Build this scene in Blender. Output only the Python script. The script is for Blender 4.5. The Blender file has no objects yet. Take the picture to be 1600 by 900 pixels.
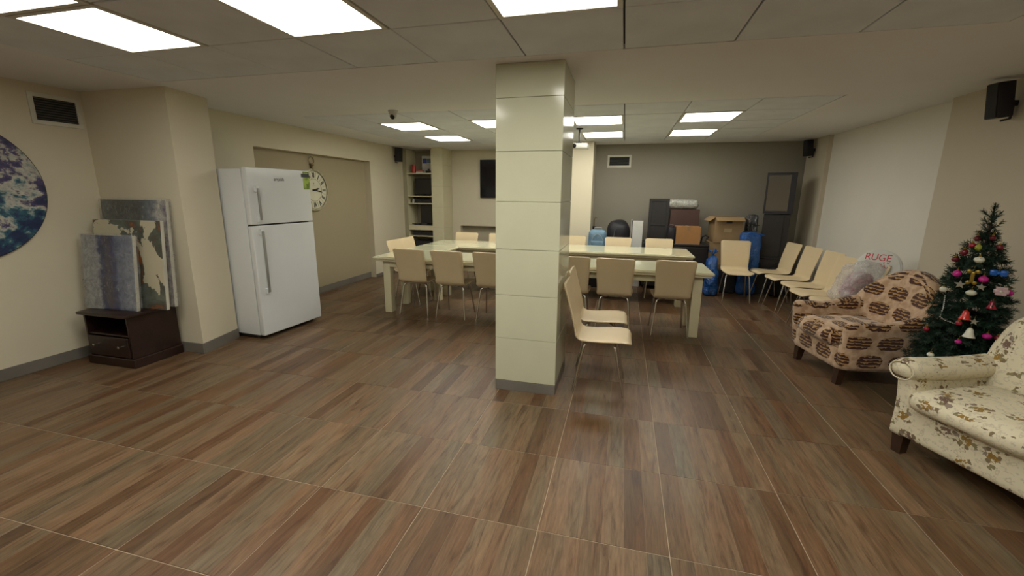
import bpy, bmesh, math, random
from mathutils import Vector, Matrix, noise
random.seed(7)
PI = math.pi
C = bpy.context.scene.collection

# ------------------------------------------------------------------ camera
def make_camera():
    pitch, roll, yaw = 0.21659, 0.0090765, 0.25057
    sy, cy = math.sin(yaw), math.cos(yaw); sp, cp = math.sin(pitch), math.cos(pitch)
    f = Vector((-sy*cp, cy*cp, -sp)); r = Vector((cy, sy, 0)); u = r.cross(f)
    cr, sr = math.cos(roll), math.sin(roll)
    R = cr*r + sr*u; U = -sr*r + cr*u
    cam = bpy.data.cameras.new('camera'); cam.sensor_width = 36; cam.lens = 667.86/1600*36
    o = bpy.data.objects.new('camera', cam); C.objects.link(o)
    m = Matrix((R, U, -f)).transposed().to_4x4(); m.translation = (0, 0, 1.57)
    o.matrix_world = m
    cam.clip_start = 0.05
    bpy.context.scene.camera = o
make_camera()
w = bpy.data.worlds.new('world'); bpy.context.scene.world = w; w.use_nodes = True
w.node_tree.nodes['Background'].inputs[0].default_value = (0.02, 0.02, 0.02, 1)
w.node_tree.nodes['Background'].inputs[1].default_value = 0.1
vs = bpy.context.scene.view_settings
vs.view_transform = 'Standard'; vs.look = 'None'; vs.gamma = 1.0; vs.use_curve_mapping = False
vs.exposure = 1.78
PANEL_STRENGTH = 3.3
PANEL_COLOR = (1.0, 0.975, 0.875)

# ------------------------------------------------------------------ node helpers
def srgb(r, g, b):
    def c(x):
        x /= 255.0
        return x/12.92 if x <= 0.04045 else ((x+0.055)/1.055)**2.4
    return (c(r), c(g), c(b), 1)
class NT:
    def __init__(s, name):
        s.m = bpy.data.materials.new(name); s.m.use_nodes = True
        s.t = s.m.node_tree; s.b = s.t.nodes['Principled BSDF']
    def n(s, typ, **kw):
        nd = s.t.nodes.new(typ)
        for k, v in kw.items():
            if isinstance(k, str) and hasattr(nd, k): setattr(nd, k, v)
        return nd
    def l(s, a, b): s.t.links.new(a, b)
    def sv(s, inp, v):
        if hasattr(v, 'is_linked') or hasattr(v, 'links'): s.l(v, inp)
        else: inp.default_value = v
    def math(s, op, a, b=None, c=None):
        nd = s.n('ShaderNodeMath', operation=op)
        s.sv(nd.inputs[0], a)
        if b is not None: s.sv(nd.inputs[1], b)
        if c is not None: s.sv(nd.inputs[2], c)
        return nd.outputs[0]
    def mix(s, fac, a, b, mode='MIX'):
        nd = s.n('ShaderNodeMix', data_type='RGBA', blend_type=mode)
        s.sv(nd.inputs[0], fac); s.sv(nd.inputs[6], a); s.sv(nd.inputs[7], b)
        return nd.outputs[2]
    def coord(s, kind='Object', scale=(1, 1, 1), loc=(0, 0, 0), rot=(0, 0, 0)):
        tc = s.n('ShaderNodeTexCoord'); mp = s.n('ShaderNodeMapping')
        s.l(tc.outputs[kind], mp.inputs[0])
        mp.inputs['Scale'].default_value = scale; mp.inputs['Location'].default_value = loc; mp.inputs['Rotation'].default_value = rot
        return mp.outputs[0]
    def noise(s, vec, scale=5, detail=3, rough=0.5, dist=0.0):
        nd = s.n('ShaderNodeTexNoise'); s.l(vec, nd.inputs['Vector'])
        nd.inputs['Scale'].default_value = scale; nd.inputs['Detail'].default_value = detail
        nd.inputs['Roughness'].default_value = rough; nd.inputs['Distortion'].default_value = dist
        return nd
    def ramp(s, fac, stops, interp='LINEAR'):
        nd = s.n('ShaderNodeValToRGB'); nd.color_ramp.interpolation = interp
        el = nd.color_ramp.elements
        el[0].position = stops[0][0]; el[0].color = stops[0][1]
        el[1].position = stops[-1][0]; el[1].color = stops[-1][1]
        for p, c in stops[1:-1]:
            e = el.new(p); e.color = c
        s.l(fac, nd.inputs[0]); return nd.outputs[0]
    def bump(s, h, strength=0.2, dist=0.01):
        nd = s.n('ShaderNodeBump'); nd.inputs['Strength'].default_value = strength; nd.inputs['Distance'].default_value = dist
        s.l(h, nd.inputs['Height']); s.l(nd.outputs[0], s.b.inputs['Normal'])
    def out(s, color=None, rough=0.5, metal=0.0, spec=0.5, coat=0.0):
        if color is not None: s.sv(s.b.inputs['Base Color'], color)
        s.sv(s.b.inputs['Roughness'], rough); s.b.inputs['Metallic'].default_value = metal
        s.b.inputs['Specular IOR Level'].default_value = spec; s.b.inputs['Coat Weight'].default_value = coat
        return s.m

def plain(name, col, rough=0.5, metal=0.0, var=0.06, vscale=4, bump=0.0, bscale=60, spec=0.5, coat=0.0):
    t = NT(name); v = t.coord()
    n = t.noise(v, vscale, 4)
    dark = tuple(c*(1-var*2) for c in col[:3])+(1,); lite = tuple(min(1, c*(1+var)) for c in col[:3])+(1,)
    c = t.ramp(n.outputs[0], [(0.3, dark), (0.7, lite)])
    if bump: t.bump(t.noise(v, bscale, 3).outputs[0], bump, 0.004)
    return t.out(c, rough, metal, spec, coat)

def wall_mat(name, col):
    t = NT(name); v = t.coord()
    n = t.noise(v, 0.9, 5, 0.6)
    c = t.ramp(n.outputs[0], [(0.25, tuple(x*0.93 for x in col[:3])+(1,)), (0.75, col)])
    t.bump(t.noise(v, 180, 2).outputs[0], 0.08, 0.002)
    return t.out(c, 0.62, spec=0.3)

M = {}
M['wall_cream'] = wall_mat('cream_wall_paint', (0.66, 0.60, 0.455, 1))
M['wall_grey'] = wall_mat('pale_grey_wall_paint', (0.72, 0.69, 0.62, 1))
M['wall_store'] = wall_mat('cream_wall_paint_dimmed', (0.29, 0.265, 0.215, 1))  # cream paint darkened to carry the dim light at the storage wall
M['wall_khaki'] = wall_mat('khaki_wall_paint', (0.38, 0.32, 0.205, 1))
M['soffit'] = wall_mat('soffit_paint', (0.80, 0.79, 0.80, 1))
M['ceil_tile'] = plain('ceiling_tile_board', (0.72, 0.75, 0.80, 1), 0.75, var=0.04, vscale=3, bump=0.15, bscale=250, spec=0.2)
M['t_bar'] = plain('ceiling_backing', (0.03, 0.027, 0.024, 1), 0.7)
M['skirt'] = plain('grey_tile_skirting', (0.17, 0.155, 0.135, 1), 0.35, var=0.08)
M['grout'] = plain('beige_grout', (0.42, 0.33, 0.23, 1), 0.8, var=0.1)
M['glaze'] = plain('cream_glazed_tile', (0.55, 0.545, 0.40, 1), 0.13, var=0.015, spec=0.6)
M['glaze_joint'] = plain('tile_joint', (0.36, 0.33, 0.22, 1), 0.7)
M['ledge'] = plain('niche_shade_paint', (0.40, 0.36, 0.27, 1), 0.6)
M['white_gloss'] = plain('white_fridge_enamel', (0.66, 0.68, 0.68, 1), 0.16, var=0.01, spec=0.5)
M['white_frame'] = plain('white_painted_metal', (0.62, 0.60, 0.52, 1), 0.4)
M['dark_gap'] = plain('dark_rubber', (0.02, 0.02, 0.02, 1), 0.6)
M['chrome'] = plain('chrome_steel', (0.62, 0.60, 0.56, 1), 0.16, 1.0, var=0.02)
M['steel'] = plain('brushed_steel', (0.5, 0.5, 0.48, 1), 0.3, 1.0, var=0.04)
M['chair'] = plain('cream_chair_leatherette', (0.66, 0.53, 0.33, 1), 0.42, var=0.03, vscale=3, bump=0.1, bscale=140)
M['table'] = plain('cream_lacquered_wood', (0.67, 0.62, 0.42, 1), 0.22, var=0.02)
M['table_top'] = plain('cream_lacquered_top', (0.66, 0.65, 0.45, 1), 0.08, var=0.02, coat=0.4)
M['black'] = plain('black_plastic', (0.014, 0.013, 0.02, 1), 0.35, var=0.1)
M['black_screen'] = plain('black_glass_screen', (0.012, 0.011, 0.014, 1), 0.08, var=0.05)
M['black_matte'] = plain('black_matte', (0.012, 0.011, 0.012, 1), 0.7, var=0.2, bump=0.2)
M['black_cloth'] = plain('black_cloth', (0.010, 0.009, 0.014, 1), 0.6, var=0.3, vscale=12, bump=0.4, bscale=14)
M['dark_wood'] = plain('dark_brown_veneer', (0.024, 0.010, 0.007, 1), 0.35, var=0.15, vscale=9)
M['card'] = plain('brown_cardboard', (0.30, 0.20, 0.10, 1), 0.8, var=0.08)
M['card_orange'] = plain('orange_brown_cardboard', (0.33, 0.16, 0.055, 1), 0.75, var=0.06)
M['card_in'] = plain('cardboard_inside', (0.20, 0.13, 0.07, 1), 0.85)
M['red'] = plain('red_plastic', (0.45, 0.05, 0.03, 1), 0.4)
M['blue_label'] = plain('blue_print', (0.04, 0.07, 0.35, 1), 0.5)
M['print_black'] = plain('black_print', (0.01, 0.01, 0.01, 1), 0.5)
M['paper'] = plain('white_paper', (0.6, 0.6, 0.56, 1), 0.7)
M['light_blue'] = plain('light_blue_fabric', (0.13, 0.23, 0.32, 1), 0.45, var=0.15, vscale=10, bump=0.3, bscale=20)
M['trim_grey'] = plain('grey_piping', (0.30, 0.33, 0.33, 1), 0.4)
M['white_board'] = plain('white_board', (0.55, 0.55, 0.52, 1), 0.45)
M['gold'] = plain('gold_plastic', (0.30, 0.20, 0.03, 1), 0.3, 0.6)
M['brass'] = plain('aged_brass', (0.20, 0.15, 0.07, 1), 0.4, 0.7)
M['clock_face'] = plain('cream_clock_face', (0.62, 0.60, 0.45, 1), 0.4)
M['foot'] = plain('dark_stained_leg', (0.045, 0.022, 0.013, 1), 0.35, var=0.15, vscale=20)
M['red_paint'] = plain('red_marker_paint', (0.55, 0.02, 0.05, 1), 0.5)
M['white_plastic'] = plain('white_plastic', (0.62, 0.62, 0.58, 1), 0.35)
M['flame_orange'] = plain('dim_orange', (0.3, 0.12, 0.05, 1), 0.5)
for nm, col in (('magenta', (0.50, 0.015, 0.24, 1)), ('crimson', (0.28, 0.012, 0.03, 1)), ('ball_white', (0.66, 0.66, 0.55, 1)), ('ball_blue', (0.01, 0.10, 0.42, 1)), ('ball_red', (0.55, 0.03, 0.02, 1)), ('ball_lime', (0.30, 0.32, 0.04, 1)), ('pale_pink', (0.55, 0.38, 0.40, 1)), ('wine', (0.13, 0.01, 0.02, 1))):
    M[nm] = plain(nm+'_ornament', col, 0.22, var=0.05)

def floor_material():
    t = NT('wood_print_porcelain')
    geo = t.n('ShaderNodeNewGeometry'); sep = t.n('ShaderNodeSeparateXYZ'); t.l(geo.outputs['Position'], sep.inputs[0])
    X = t.math('ADD', sep.outputs[0], 0.906+60); Y = t.math('ADD', sep.outputs[1], -2.327+60)
    pi_ = t.math('FLOOR', t.math('DIVIDE', X, 0.1)); pj = t.math('FLOOR', t.math('DIVIDE', Y, 0.6))
    cmb = t.n('ShaderNodeCombineXYZ'); t.l(pi_, cmb.inputs[0]); t.l(t.math('MULTIPLY', pj, 1.37), cmb.inputs[1])
    wn = t.n('ShaderNodeTexWhiteNoise', noise_dimensions='3D'); t.l(cmb.outputs[0], wn.inputs['Vector'])
    base = t.ramp(wn.outputs['Value'], [(0.0, (0.112, 0.068, 0.040, 1)), (0.2, (0.150, 0.085, 0.045, 1)), (0.42, (0.175, 0.120, 0.076, 1)), (0.62, (0.205, 0.140, 0.092, 1)),
                                        (0.8, (0.150, 0.118, 0.080, 1)), (1.0, (0.222, 0.158, 0.105, 1))])
    # grain
    off = t.math('MULTIPLY', wn.outputs['Value'], 37.0)
    c2 = t.n('ShaderNodeCombineXYZ'); t.l(t.math('MULTIPLY', sep.outputs[0], 30.0), c2.inputs[0]); t.l(t.math('MULTIPLY', sep.outputs[1], 3.2), c2.inputs[1]); t.l(off, c2.inputs[2])
    g1 = t.noise(c2.outputs[0], 0.9, 7, 0.66, 1.1)
    c3 = t.n('ShaderNodeCombineXYZ'); t.l(t.math('MULTIPLY', sep.outputs[0], 110.0), c3.inputs[0]); t.l(t.math('MULTIPLY', sep.outputs[1], 9.0), c3.inputs[1]); t.l(off, c3.inputs[2])
    g2 = t.noise(c3.outputs[0], 1.0, 4, 0.6, 0.6)
    g3 = t.noise(c2.outputs[0], 0.35, 2, 0.5, 0.3)
    grain = t.ramp(g1.outputs[0], [(0.33, (0.50, 0.42, 0.36, 1)), (0.44, (0.85, 0.82, 0.78, 1)), (0.56, (1.05, 1.05, 1.04, 1)), (0.70, (1.20, 1.20, 1.20, 1))])
    c = t.mix(1.0, base, grain, 'MULTIPLY')
    fine = t.ramp(g2.outputs[0], [(0.3, (0.74, 0.72, 0.70, 1)), (0.7, (1.16, 1.15, 1.14, 1))])
    c = t.mix(1.0, c, fine, 'MULTIPLY')
    tone = t.ramp(g3.outputs[0], [(0.35, (1.10, 0.93, 0.82, 1)), (0.65, (0.92, 1.02, 1.05, 1))])
    c = t.mix(0.7, c, tone, 'MULTIPLY')
    fx = t.math('FRACT', t.math('DIVIDE', X, 0.1))
    edge = t.math('MINIMUM', fx, t.math('SUBTRACT', 1.0, fx))
    ln = t.math('LESS_THAN', edge, 0.017)
    c = t.mix(t.math('MULTIPLY', ln, 0.30), c, (0.27, 0.20, 0.14, 1))
    c = t.mix(1.0, c, (0.82, 0.765, 0.665, 1), 'MULTIPLY')
    t.bump(g2.outputs[0], 0.12, 0.002)
    rg = t.math('MULTIPLY_ADD', g2.outputs[0], 0.25, 0.28)
    return t.out(c, rg, spec=0.5)
M['floor'] = floor_material()

def brown_fabric():
    t = NT('brown_patterned_upholstery')
    tc = t.n('ShaderNodeTexCoord'); sep = t.n('ShaderNodeSeparateXYZ'); t.l(tc.outputs['UV'], sep.inputs[0])
    nz = t.noise(tc.outputs['UV'], 14, 2)
    U = t.math('ADD', sep.outputs[0], t.math('MULTIPLY', t.math('SUBTRACT', nz.outputs[0], 0.5), 0.03)); V = t.math('ADD', sep.outputs[1], 50.0)
    V = t.math('ADD', V, t.math('MULTIPLY', t.math('SUBTRACT', nz.outputs[0], 0.5), 0.02))
    row = t.math('FLOOR', t.math('DIVIDE', V, 0.165))
    U2 = t.math('ADD', t.math('ADD', U, 50.0), t.math('MULTIPLY', t.math('MODULO', row, 2.0), 0.125))
    fu = t.math('SUBTRACT', t.math('FRACT', t.math('DIVIDE', U2, 0.25)), 0.5)
    fv = t.math('SUBTRACT', t.math('FRACT', t.math('DIVIDE', V, 0.165)), 0.5)
    cu = t.math('FLOOR', t.math('DIVIDE', U2, 0.25))
    d = t.math('ADD', t.math('POWER', t.math('ABSOLUTE', t.math('DIVIDE', fu, 0.40)), 2.6), t.math('POWER', t.math('ABSOLUTE', t.math('DIVIDE', fv, 0.37)), 2.6))
    rg = t.noise(tc.outputs['UV'], 45, 2)
    inside = t.math('LESS_THAN', t.math('ADD', d, t.math('MULTIPLY', rg.outputs[0], 0.6)), 1.25)
    # stripes in the medallion, broken by noise
    st = t.math('FRACT', t.math('DIVIDE', V, 0.0275))
    br = t.noise(tc.outputs['UV'], 28, 1)
    stripe = t.math('LESS_THAN', t.math('ADD', st, t.math('MULTIPLY', t.math('SUBTRACT', br.outputs[0], 0.5), 1.5)), 0.68)
    mk = t.math('MULTIPLY', inside, stripe)
    bg = t.ramp(t.noise(tc.outputs['UV'], 16, 3).outputs[0], [(0.38, (0.42, 0.27, 0.16, 1)), (0.5, (0.52, 0.36, 0.24, 1)), (0.62, (0.60, 0.43, 0.29, 1))])
    tan = t.mix(inside, bg, (0.42, 0.25, 0.10, 1))
    c = t.mix(mk, tan, (0.055, 0.016, 0.010, 1))
    fine = t.noise(tc.outputs['UV'], 500, 2)
    t.bump(fine.outputs[0], 0.3, 0.002)
    t.b.inputs['Sheen Weight'].default_value = 0.3
    return t.out(c, 0.85, spec=0.2)
M['brown_fabric'] = brown_fabric()

def floral_fabric():
    t = NT('floral_upholstery')
    tc = t.n('ShaderNodeTexCoord')
    uv = tc.outputs['UV']
    wob = t.noise(uv, 9, 2)
    add = t.n('ShaderNodeVectorMath', operation='MULTIPLY_ADD'); t.l(wob.outputs['Color'], add.inputs[0]); add.inputs[1].default_value = (0.05, 0.05, 0.05); t.l(uv, add.inputs[2])
    vor = t.n('ShaderNodeTexVoronoi', feature='F1'); t.l(add.outputs[0], vor.inputs['Vector']); vor.inputs['Scale'].default_value = 7.0; vor.inputs['Randomness'].default_value = 0.75
    small = t.n('ShaderNodeTexVoronoi', feature='F1'); t.l(add.outputs[0], small.inputs['Vector']); small.inputs['Scale'].default_value = 34
    petals = t.noise(uv, 55, 2, 0.6)
    # cluster mask: blossoms near the centres, leaves sprinkled around
    dist = vor.outputs['Distance']
    k = t.math('ADD', dist, t.math('MULTIPLY', t.math('SUBTRACT', petals.outputs[0], 0.5), 0.75))
    blossom = t.math('LESS_THAN', k, 0.19)
    leafz = t.math('MULTIPLY', t.math('LESS_THAN', t.math('ADD', small.outputs['Distance'], t.math('MULTIPLY', t.math('SUBTRACT', petals.outputs[0], 0.5), 0.9)), 0.46), t.math('LESS_THAN', t.math('ADD', dist, t.math('MULTIPLY', t.math('SUBTRACT', t.noise(uv, 17, 2).outputs[0], 0.5), 0.9)), 0.40))
    sc = t.n('ShaderNodeSeparateColor'); t.l(vor.outputs['Color'], sc.inputs[0])
    bl = t.ramp(sc.outputs[0], [(0.0, (0.42, 0.25, 0.04, 1)), (0.40, (0.22, 0.15, 0.12, 1)), (0.6, (0.40, 0.22, 0.04, 1)), (0.8, (0.24, 0.17, 0.13, 1))], 'CONSTANT')
    bl = t.mix(t.math('MULTIPLY', petals.outputs[0], 1.0), bl, (0.10, 0.055, 0.03, 1))
    sc2 = t.n('ShaderNodeSeparateColor'); t.l(small.outputs['Color'], sc2.inputs[0])
    lf = t.ramp(sc2.outputs[1], [(0.0, (0.15, 0.10, 0.05, 1)), (0.5, (0.19, 0.16, 0.07, 1)), (0.8, (0.22, 0.17, 0.14, 1))], 'CONSTANT')
    # faint secondary print
    fv = t.ramp(t.noise(uv, 34, 3).outputs[0], [(0.54, (0.66, 0.60, 0.44, 1)), (0.60, (0.50, 0.45, 0.33, 1)), (0.66, (0.66, 0.60, 0.44, 1))])
    c = t.mix(t.math('MULTIPLY', leafz, 0.9), fv, lf)
    c = t.mix(blossom, c, bl)
    t.bump(t.noise(uv, 400, 2).outputs[0], 0.25, 0.002)
    return t.out(c, 0.8, spec=0.25)
M['floral'] = floral_fabric()

def art_mat(name, stops, scale, dist=1.5, rot=(0, 0, 0), stretch=(1, 1, 1), seed=0.0):
    t = NT(name); v = t.coord('Object', stretch, (seed, seed*0.7, seed*1.3), rot)
    n = t.noise(v, scale, 8, 0.62, dist)
    c = t.ramp(n.outputs[0], stops)
    n2 = t.noise(v, scale*6, 4, 0.7)
    c = t.mix(0.25, c, t.ramp(n2.outputs[0], [(0.35, (0.05, 0.05, 0.08, 1)), (0.65, (0.9, 0.9, 0.85, 1))]), 'OVERLAY')
    return t.out(c, 0.35)
M['art_round'] = art_mat('poured_paint_blue', [(0.28, (0.012, 0.014, 0.05, 1)), (0.44, (0.015, 0.03, 0.09, 1)), (0.475, (0.03, 0.12, 0.16, 1)), (0.505, (0.40, 0.42, 0.38, 1)), (0.525, (0.46, 0.44, 0.38, 1)), (0.55, (0.07, 0.06, 0.15, 1)), (0.60, (0.02, 0.025, 0.08, 1)), (0.66, (0.03, 0.16, 0.17, 1)), (0.72, (0.45, 0.42, 0.36, 1)), (0.85, (0.10, 0.06, 0.04, 1))], 2.3, 0.25, stretch=(1, 1.3, 1), seed=3.1)

def island_art(name, bg, a, b, c_, scale, thr, seed, stretch=(1, 1, 1)):
    t = NT(name); v = t.coord('Object', stretch, (seed, 0, seed))
    n = t.noise(v, scale, 7, 0.6, 0.4); n2 = t.noise(v, scale*2.5, 6, 0.7, 1.0)
    isl = t.ramp(n2.outputs[0], [(0.36, a), (0.43, b), (0.62, c_)])
    m = t.math('GREATER_THAN', n.outputs[0], thr)
    return t.out(t.mix(m, bg, isl), 0.4)
M['art_mid'] = island_art('poured_paint_rust', (0.55, 0.50, 0.36, 1), (0.30, 0.10, 0.03, 1), (0.075, 0.075, 0.06, 1), (0.15, 0.17, 0.14, 1), 2.0, 0.49, 2.2)
def stripe_art(name, cols, sx):
    t = NT(name); v = t.coord('Object'); sep = t.n('ShaderNodeSeparateXYZ'); t.l(v, sep.inputs[0])
    n = t.noise(v, 7, 6, 0.7, 0.5)
    x = t.math('ADD', t.math('MULTIPLY_ADD', sep.outputs[0], sx, 0.5), t.math('MULTIPLY', t.math('SUBTRACT', n.outputs[0], 0.5), 0.34))
    c = t.ramp(x, cols)
    tex = t.ramp(t.noise(v, 16, 6, 0.75, 0.6).outputs[0], [(0.38, (0.6, 0.6, 0.63, 1)), (0.5, (0.95, 0.95, 0.95, 1)), (0.66, (1.3, 1.3, 1.28, 1))])
    return t.out(t.mix(1.0, c, tex, 'MULTIPLY'), 0.35)
M['art_front'] = stripe_art('painted_blue_streak', [(0.0, (0.33, 0.33, 0.32, 1)), (0.34, (0.28, 0.29, 0.31, 1)), (0.40, (0.012, 0.02, 0.10, 1)), (0.50, (0.05, 0.035, 0.05, 1)), (0.60, (0.02, 0.03, 0.12, 1)), (0.66, (0.12, 0.14, 0.22, 1)), (1.0, (0.24, 0.26, 0.30, 1))], 1.45)
M['art_back'] = stripe_art('painted_grey_dark', [(0.0, (0.12, 0.13, 0.13, 1)), (0.25, (0.05, 0.055, 0.045, 1)), (0.6, (0.07, 0.075, 0.06, 1)), (0.75, (0.13, 0.15, 0.18, 1)), (0.88, (0.5, 0.48, 0.42, 1)), (1.0, (0.10, 0.06, 0.10, 1))], 1.2)

def film_mat(name, tint, amount, rough=0.12, bscale=9):
    """thin plastic film: clear with a milky share and crinkled highlights"""
    t = NT(name); v = t.coord()
    t.out(tint, rough, spec=0.8)
    cr = t.noise(v, bscale, 5, 0.6, 1.6)
    t.bump(cr.outputs[0], 0.9, 0.03)
    tr = t.n('ShaderNodeBsdfTransparent'); mx = t.n('ShaderNodeMixShader')
    fac = t.ramp(t.noise(v, bscale*0.8, 4, 0.7, 1.0).outputs[0], [(0.35, (amount*0.6,)*3+(1,)), (0.7, (min(1, amount*1.35),)*3+(1,))])
    rd = t.noise(v, bscale*0.5, 3, 0.6, 2.5); rr = t.math('ABSOLUTE', t.math('SUBTRACT', rd.outputs[0], 0.5))
    cre = t.math('MULTIPLY', t.math('LESS_THAN', rr, 0.006), 0.30)
    fac = t.math('ADD', fac, cre)
    t.l(fac, mx.inputs[0]); t.l(tr.outputs[0], mx.inputs[1]); t.l(t.b.outputs[0], mx.inputs[2])
    t.l(mx.outputs[0], t.t.nodes['Material Output'].inputs['Surface'])
    return t.m
M['film'] = film_mat('clear_wrapping_film', (0.55, 0.55, 0.55, 1), 0.12)
M['film_milky'] = film_mat('milky_plastic_bag', (0.80, 0.77, 0.76, 1), 0.40, 0.15, 14)
def blue_bag():
    t = NT('blue_plastic_bag'); v = t.coord()
    n = t.noise(v, 7, 5, 0.65, 1.8)
    t.bump(n.outputs[0], 1.0, 0.05)
    return t.out(t.ramp(n.outputs[0], [(0.3, (0.006, 0.06, 0.26, 1)), (0.7, (0.014, 0.12, 0.42, 1))]), 0.25, spec=0.7)
M['blue_bag'] = blue_bag()
def bubble():
    t = NT('bubble_wrap'); v = t.coord('Object', (40, 40, 40))
    vo = t.n('ShaderNodeTexVoronoi'); t.l(v, vo.inputs['Vector']); vo.inputs['Scale'].default_value = 1.0
    t.bump(vo.outputs['Distance'], 0.5, 0.01)
    return t.out(t.ramp(vo.outputs['Distance'], [(0.1, (0.42, 0.42, 0.38, 1)), (0.8, (0.26, 0.26, 0.23, 1))]), 0.25)
M['bubble'] = bubble()
def crinkle_silver():
    t = NT('crinkled_silver_film'); v = t.coord('Object', (1, 1, 0.35)); n = t.noise(v, 22, 4, 0.7, 1.5); t.bump(n.outputs[0], 1, 0.03)
    return t.out(t.ramp(n.outputs[0], [(0.42, (0.015, 0.015, 0.018, 1)), (0.56, (0.10, 0.10, 0.105, 1)), (0.62, (0.4, 0.4, 0.4, 1))]), 0.3)
M['silver_film'] = crinkle_silver()
def bag_content():
    t = NT('pink_goods'); v = t.coord(); n = t.noise(v, 7, 5, 0.7, 1.0)
    return t.out(t.ramp(n.outputs[0], [(0.32, (0.08, 0.06, 0.09, 1)), (0.42, (0.30, 0.05, 0.10, 1)), (0.5, (0.45, 0.30, 0.33, 1)), (0.6, (0.40, 0.36, 0.37, 1)), (0.7, (0.16, 0.18, 0.20, 1))]), 0.5)
M['goods'] = bag_content()
def needles():
    t = NT('dark_green_needles'); v = t.coord(); n = t.noise(v, 25, 3)
    return t.out(t.ramp(n.outputs[0], [(0.35, (0.005, 0.018, 0.010, 1)), (0.65, (0.016, 0.045, 0.026, 1))]), 0.6, spec=0.3)
M['needles'] = needles()
def emis():
    t = NT('light_diffuser'); v = t.coord('Object')
    n = t.noise(v, 2, 1)
    e = t.b
    t.out((0.8, 0.8, 0.8, 1), 0.5)
    e.inputs['Emission Color'].default_value = PANEL_COLOR+(1,)
    e.inputs['Emission Strength'].default_value = PANEL_STRENGTH
    return t.m
M['emit'] = emis()
M['mirror'] = plain('smoked_cabinet_glass', (0.17, 0.155, 0.13, 1), 0.12, 0.6, var=0.02)
def energy():
    t = NT('green_sticker'); v = t.coord(); n = t.noise(v, 14, 3)
    return t.out(t.ramp(n.outputs[0], [(0.4, (0.10, 0.16, 0.015, 1)), (0.6, (0.30, 0.42, 0.06, 1))]), 0.3)
M['sticker'] = energy()

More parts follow.
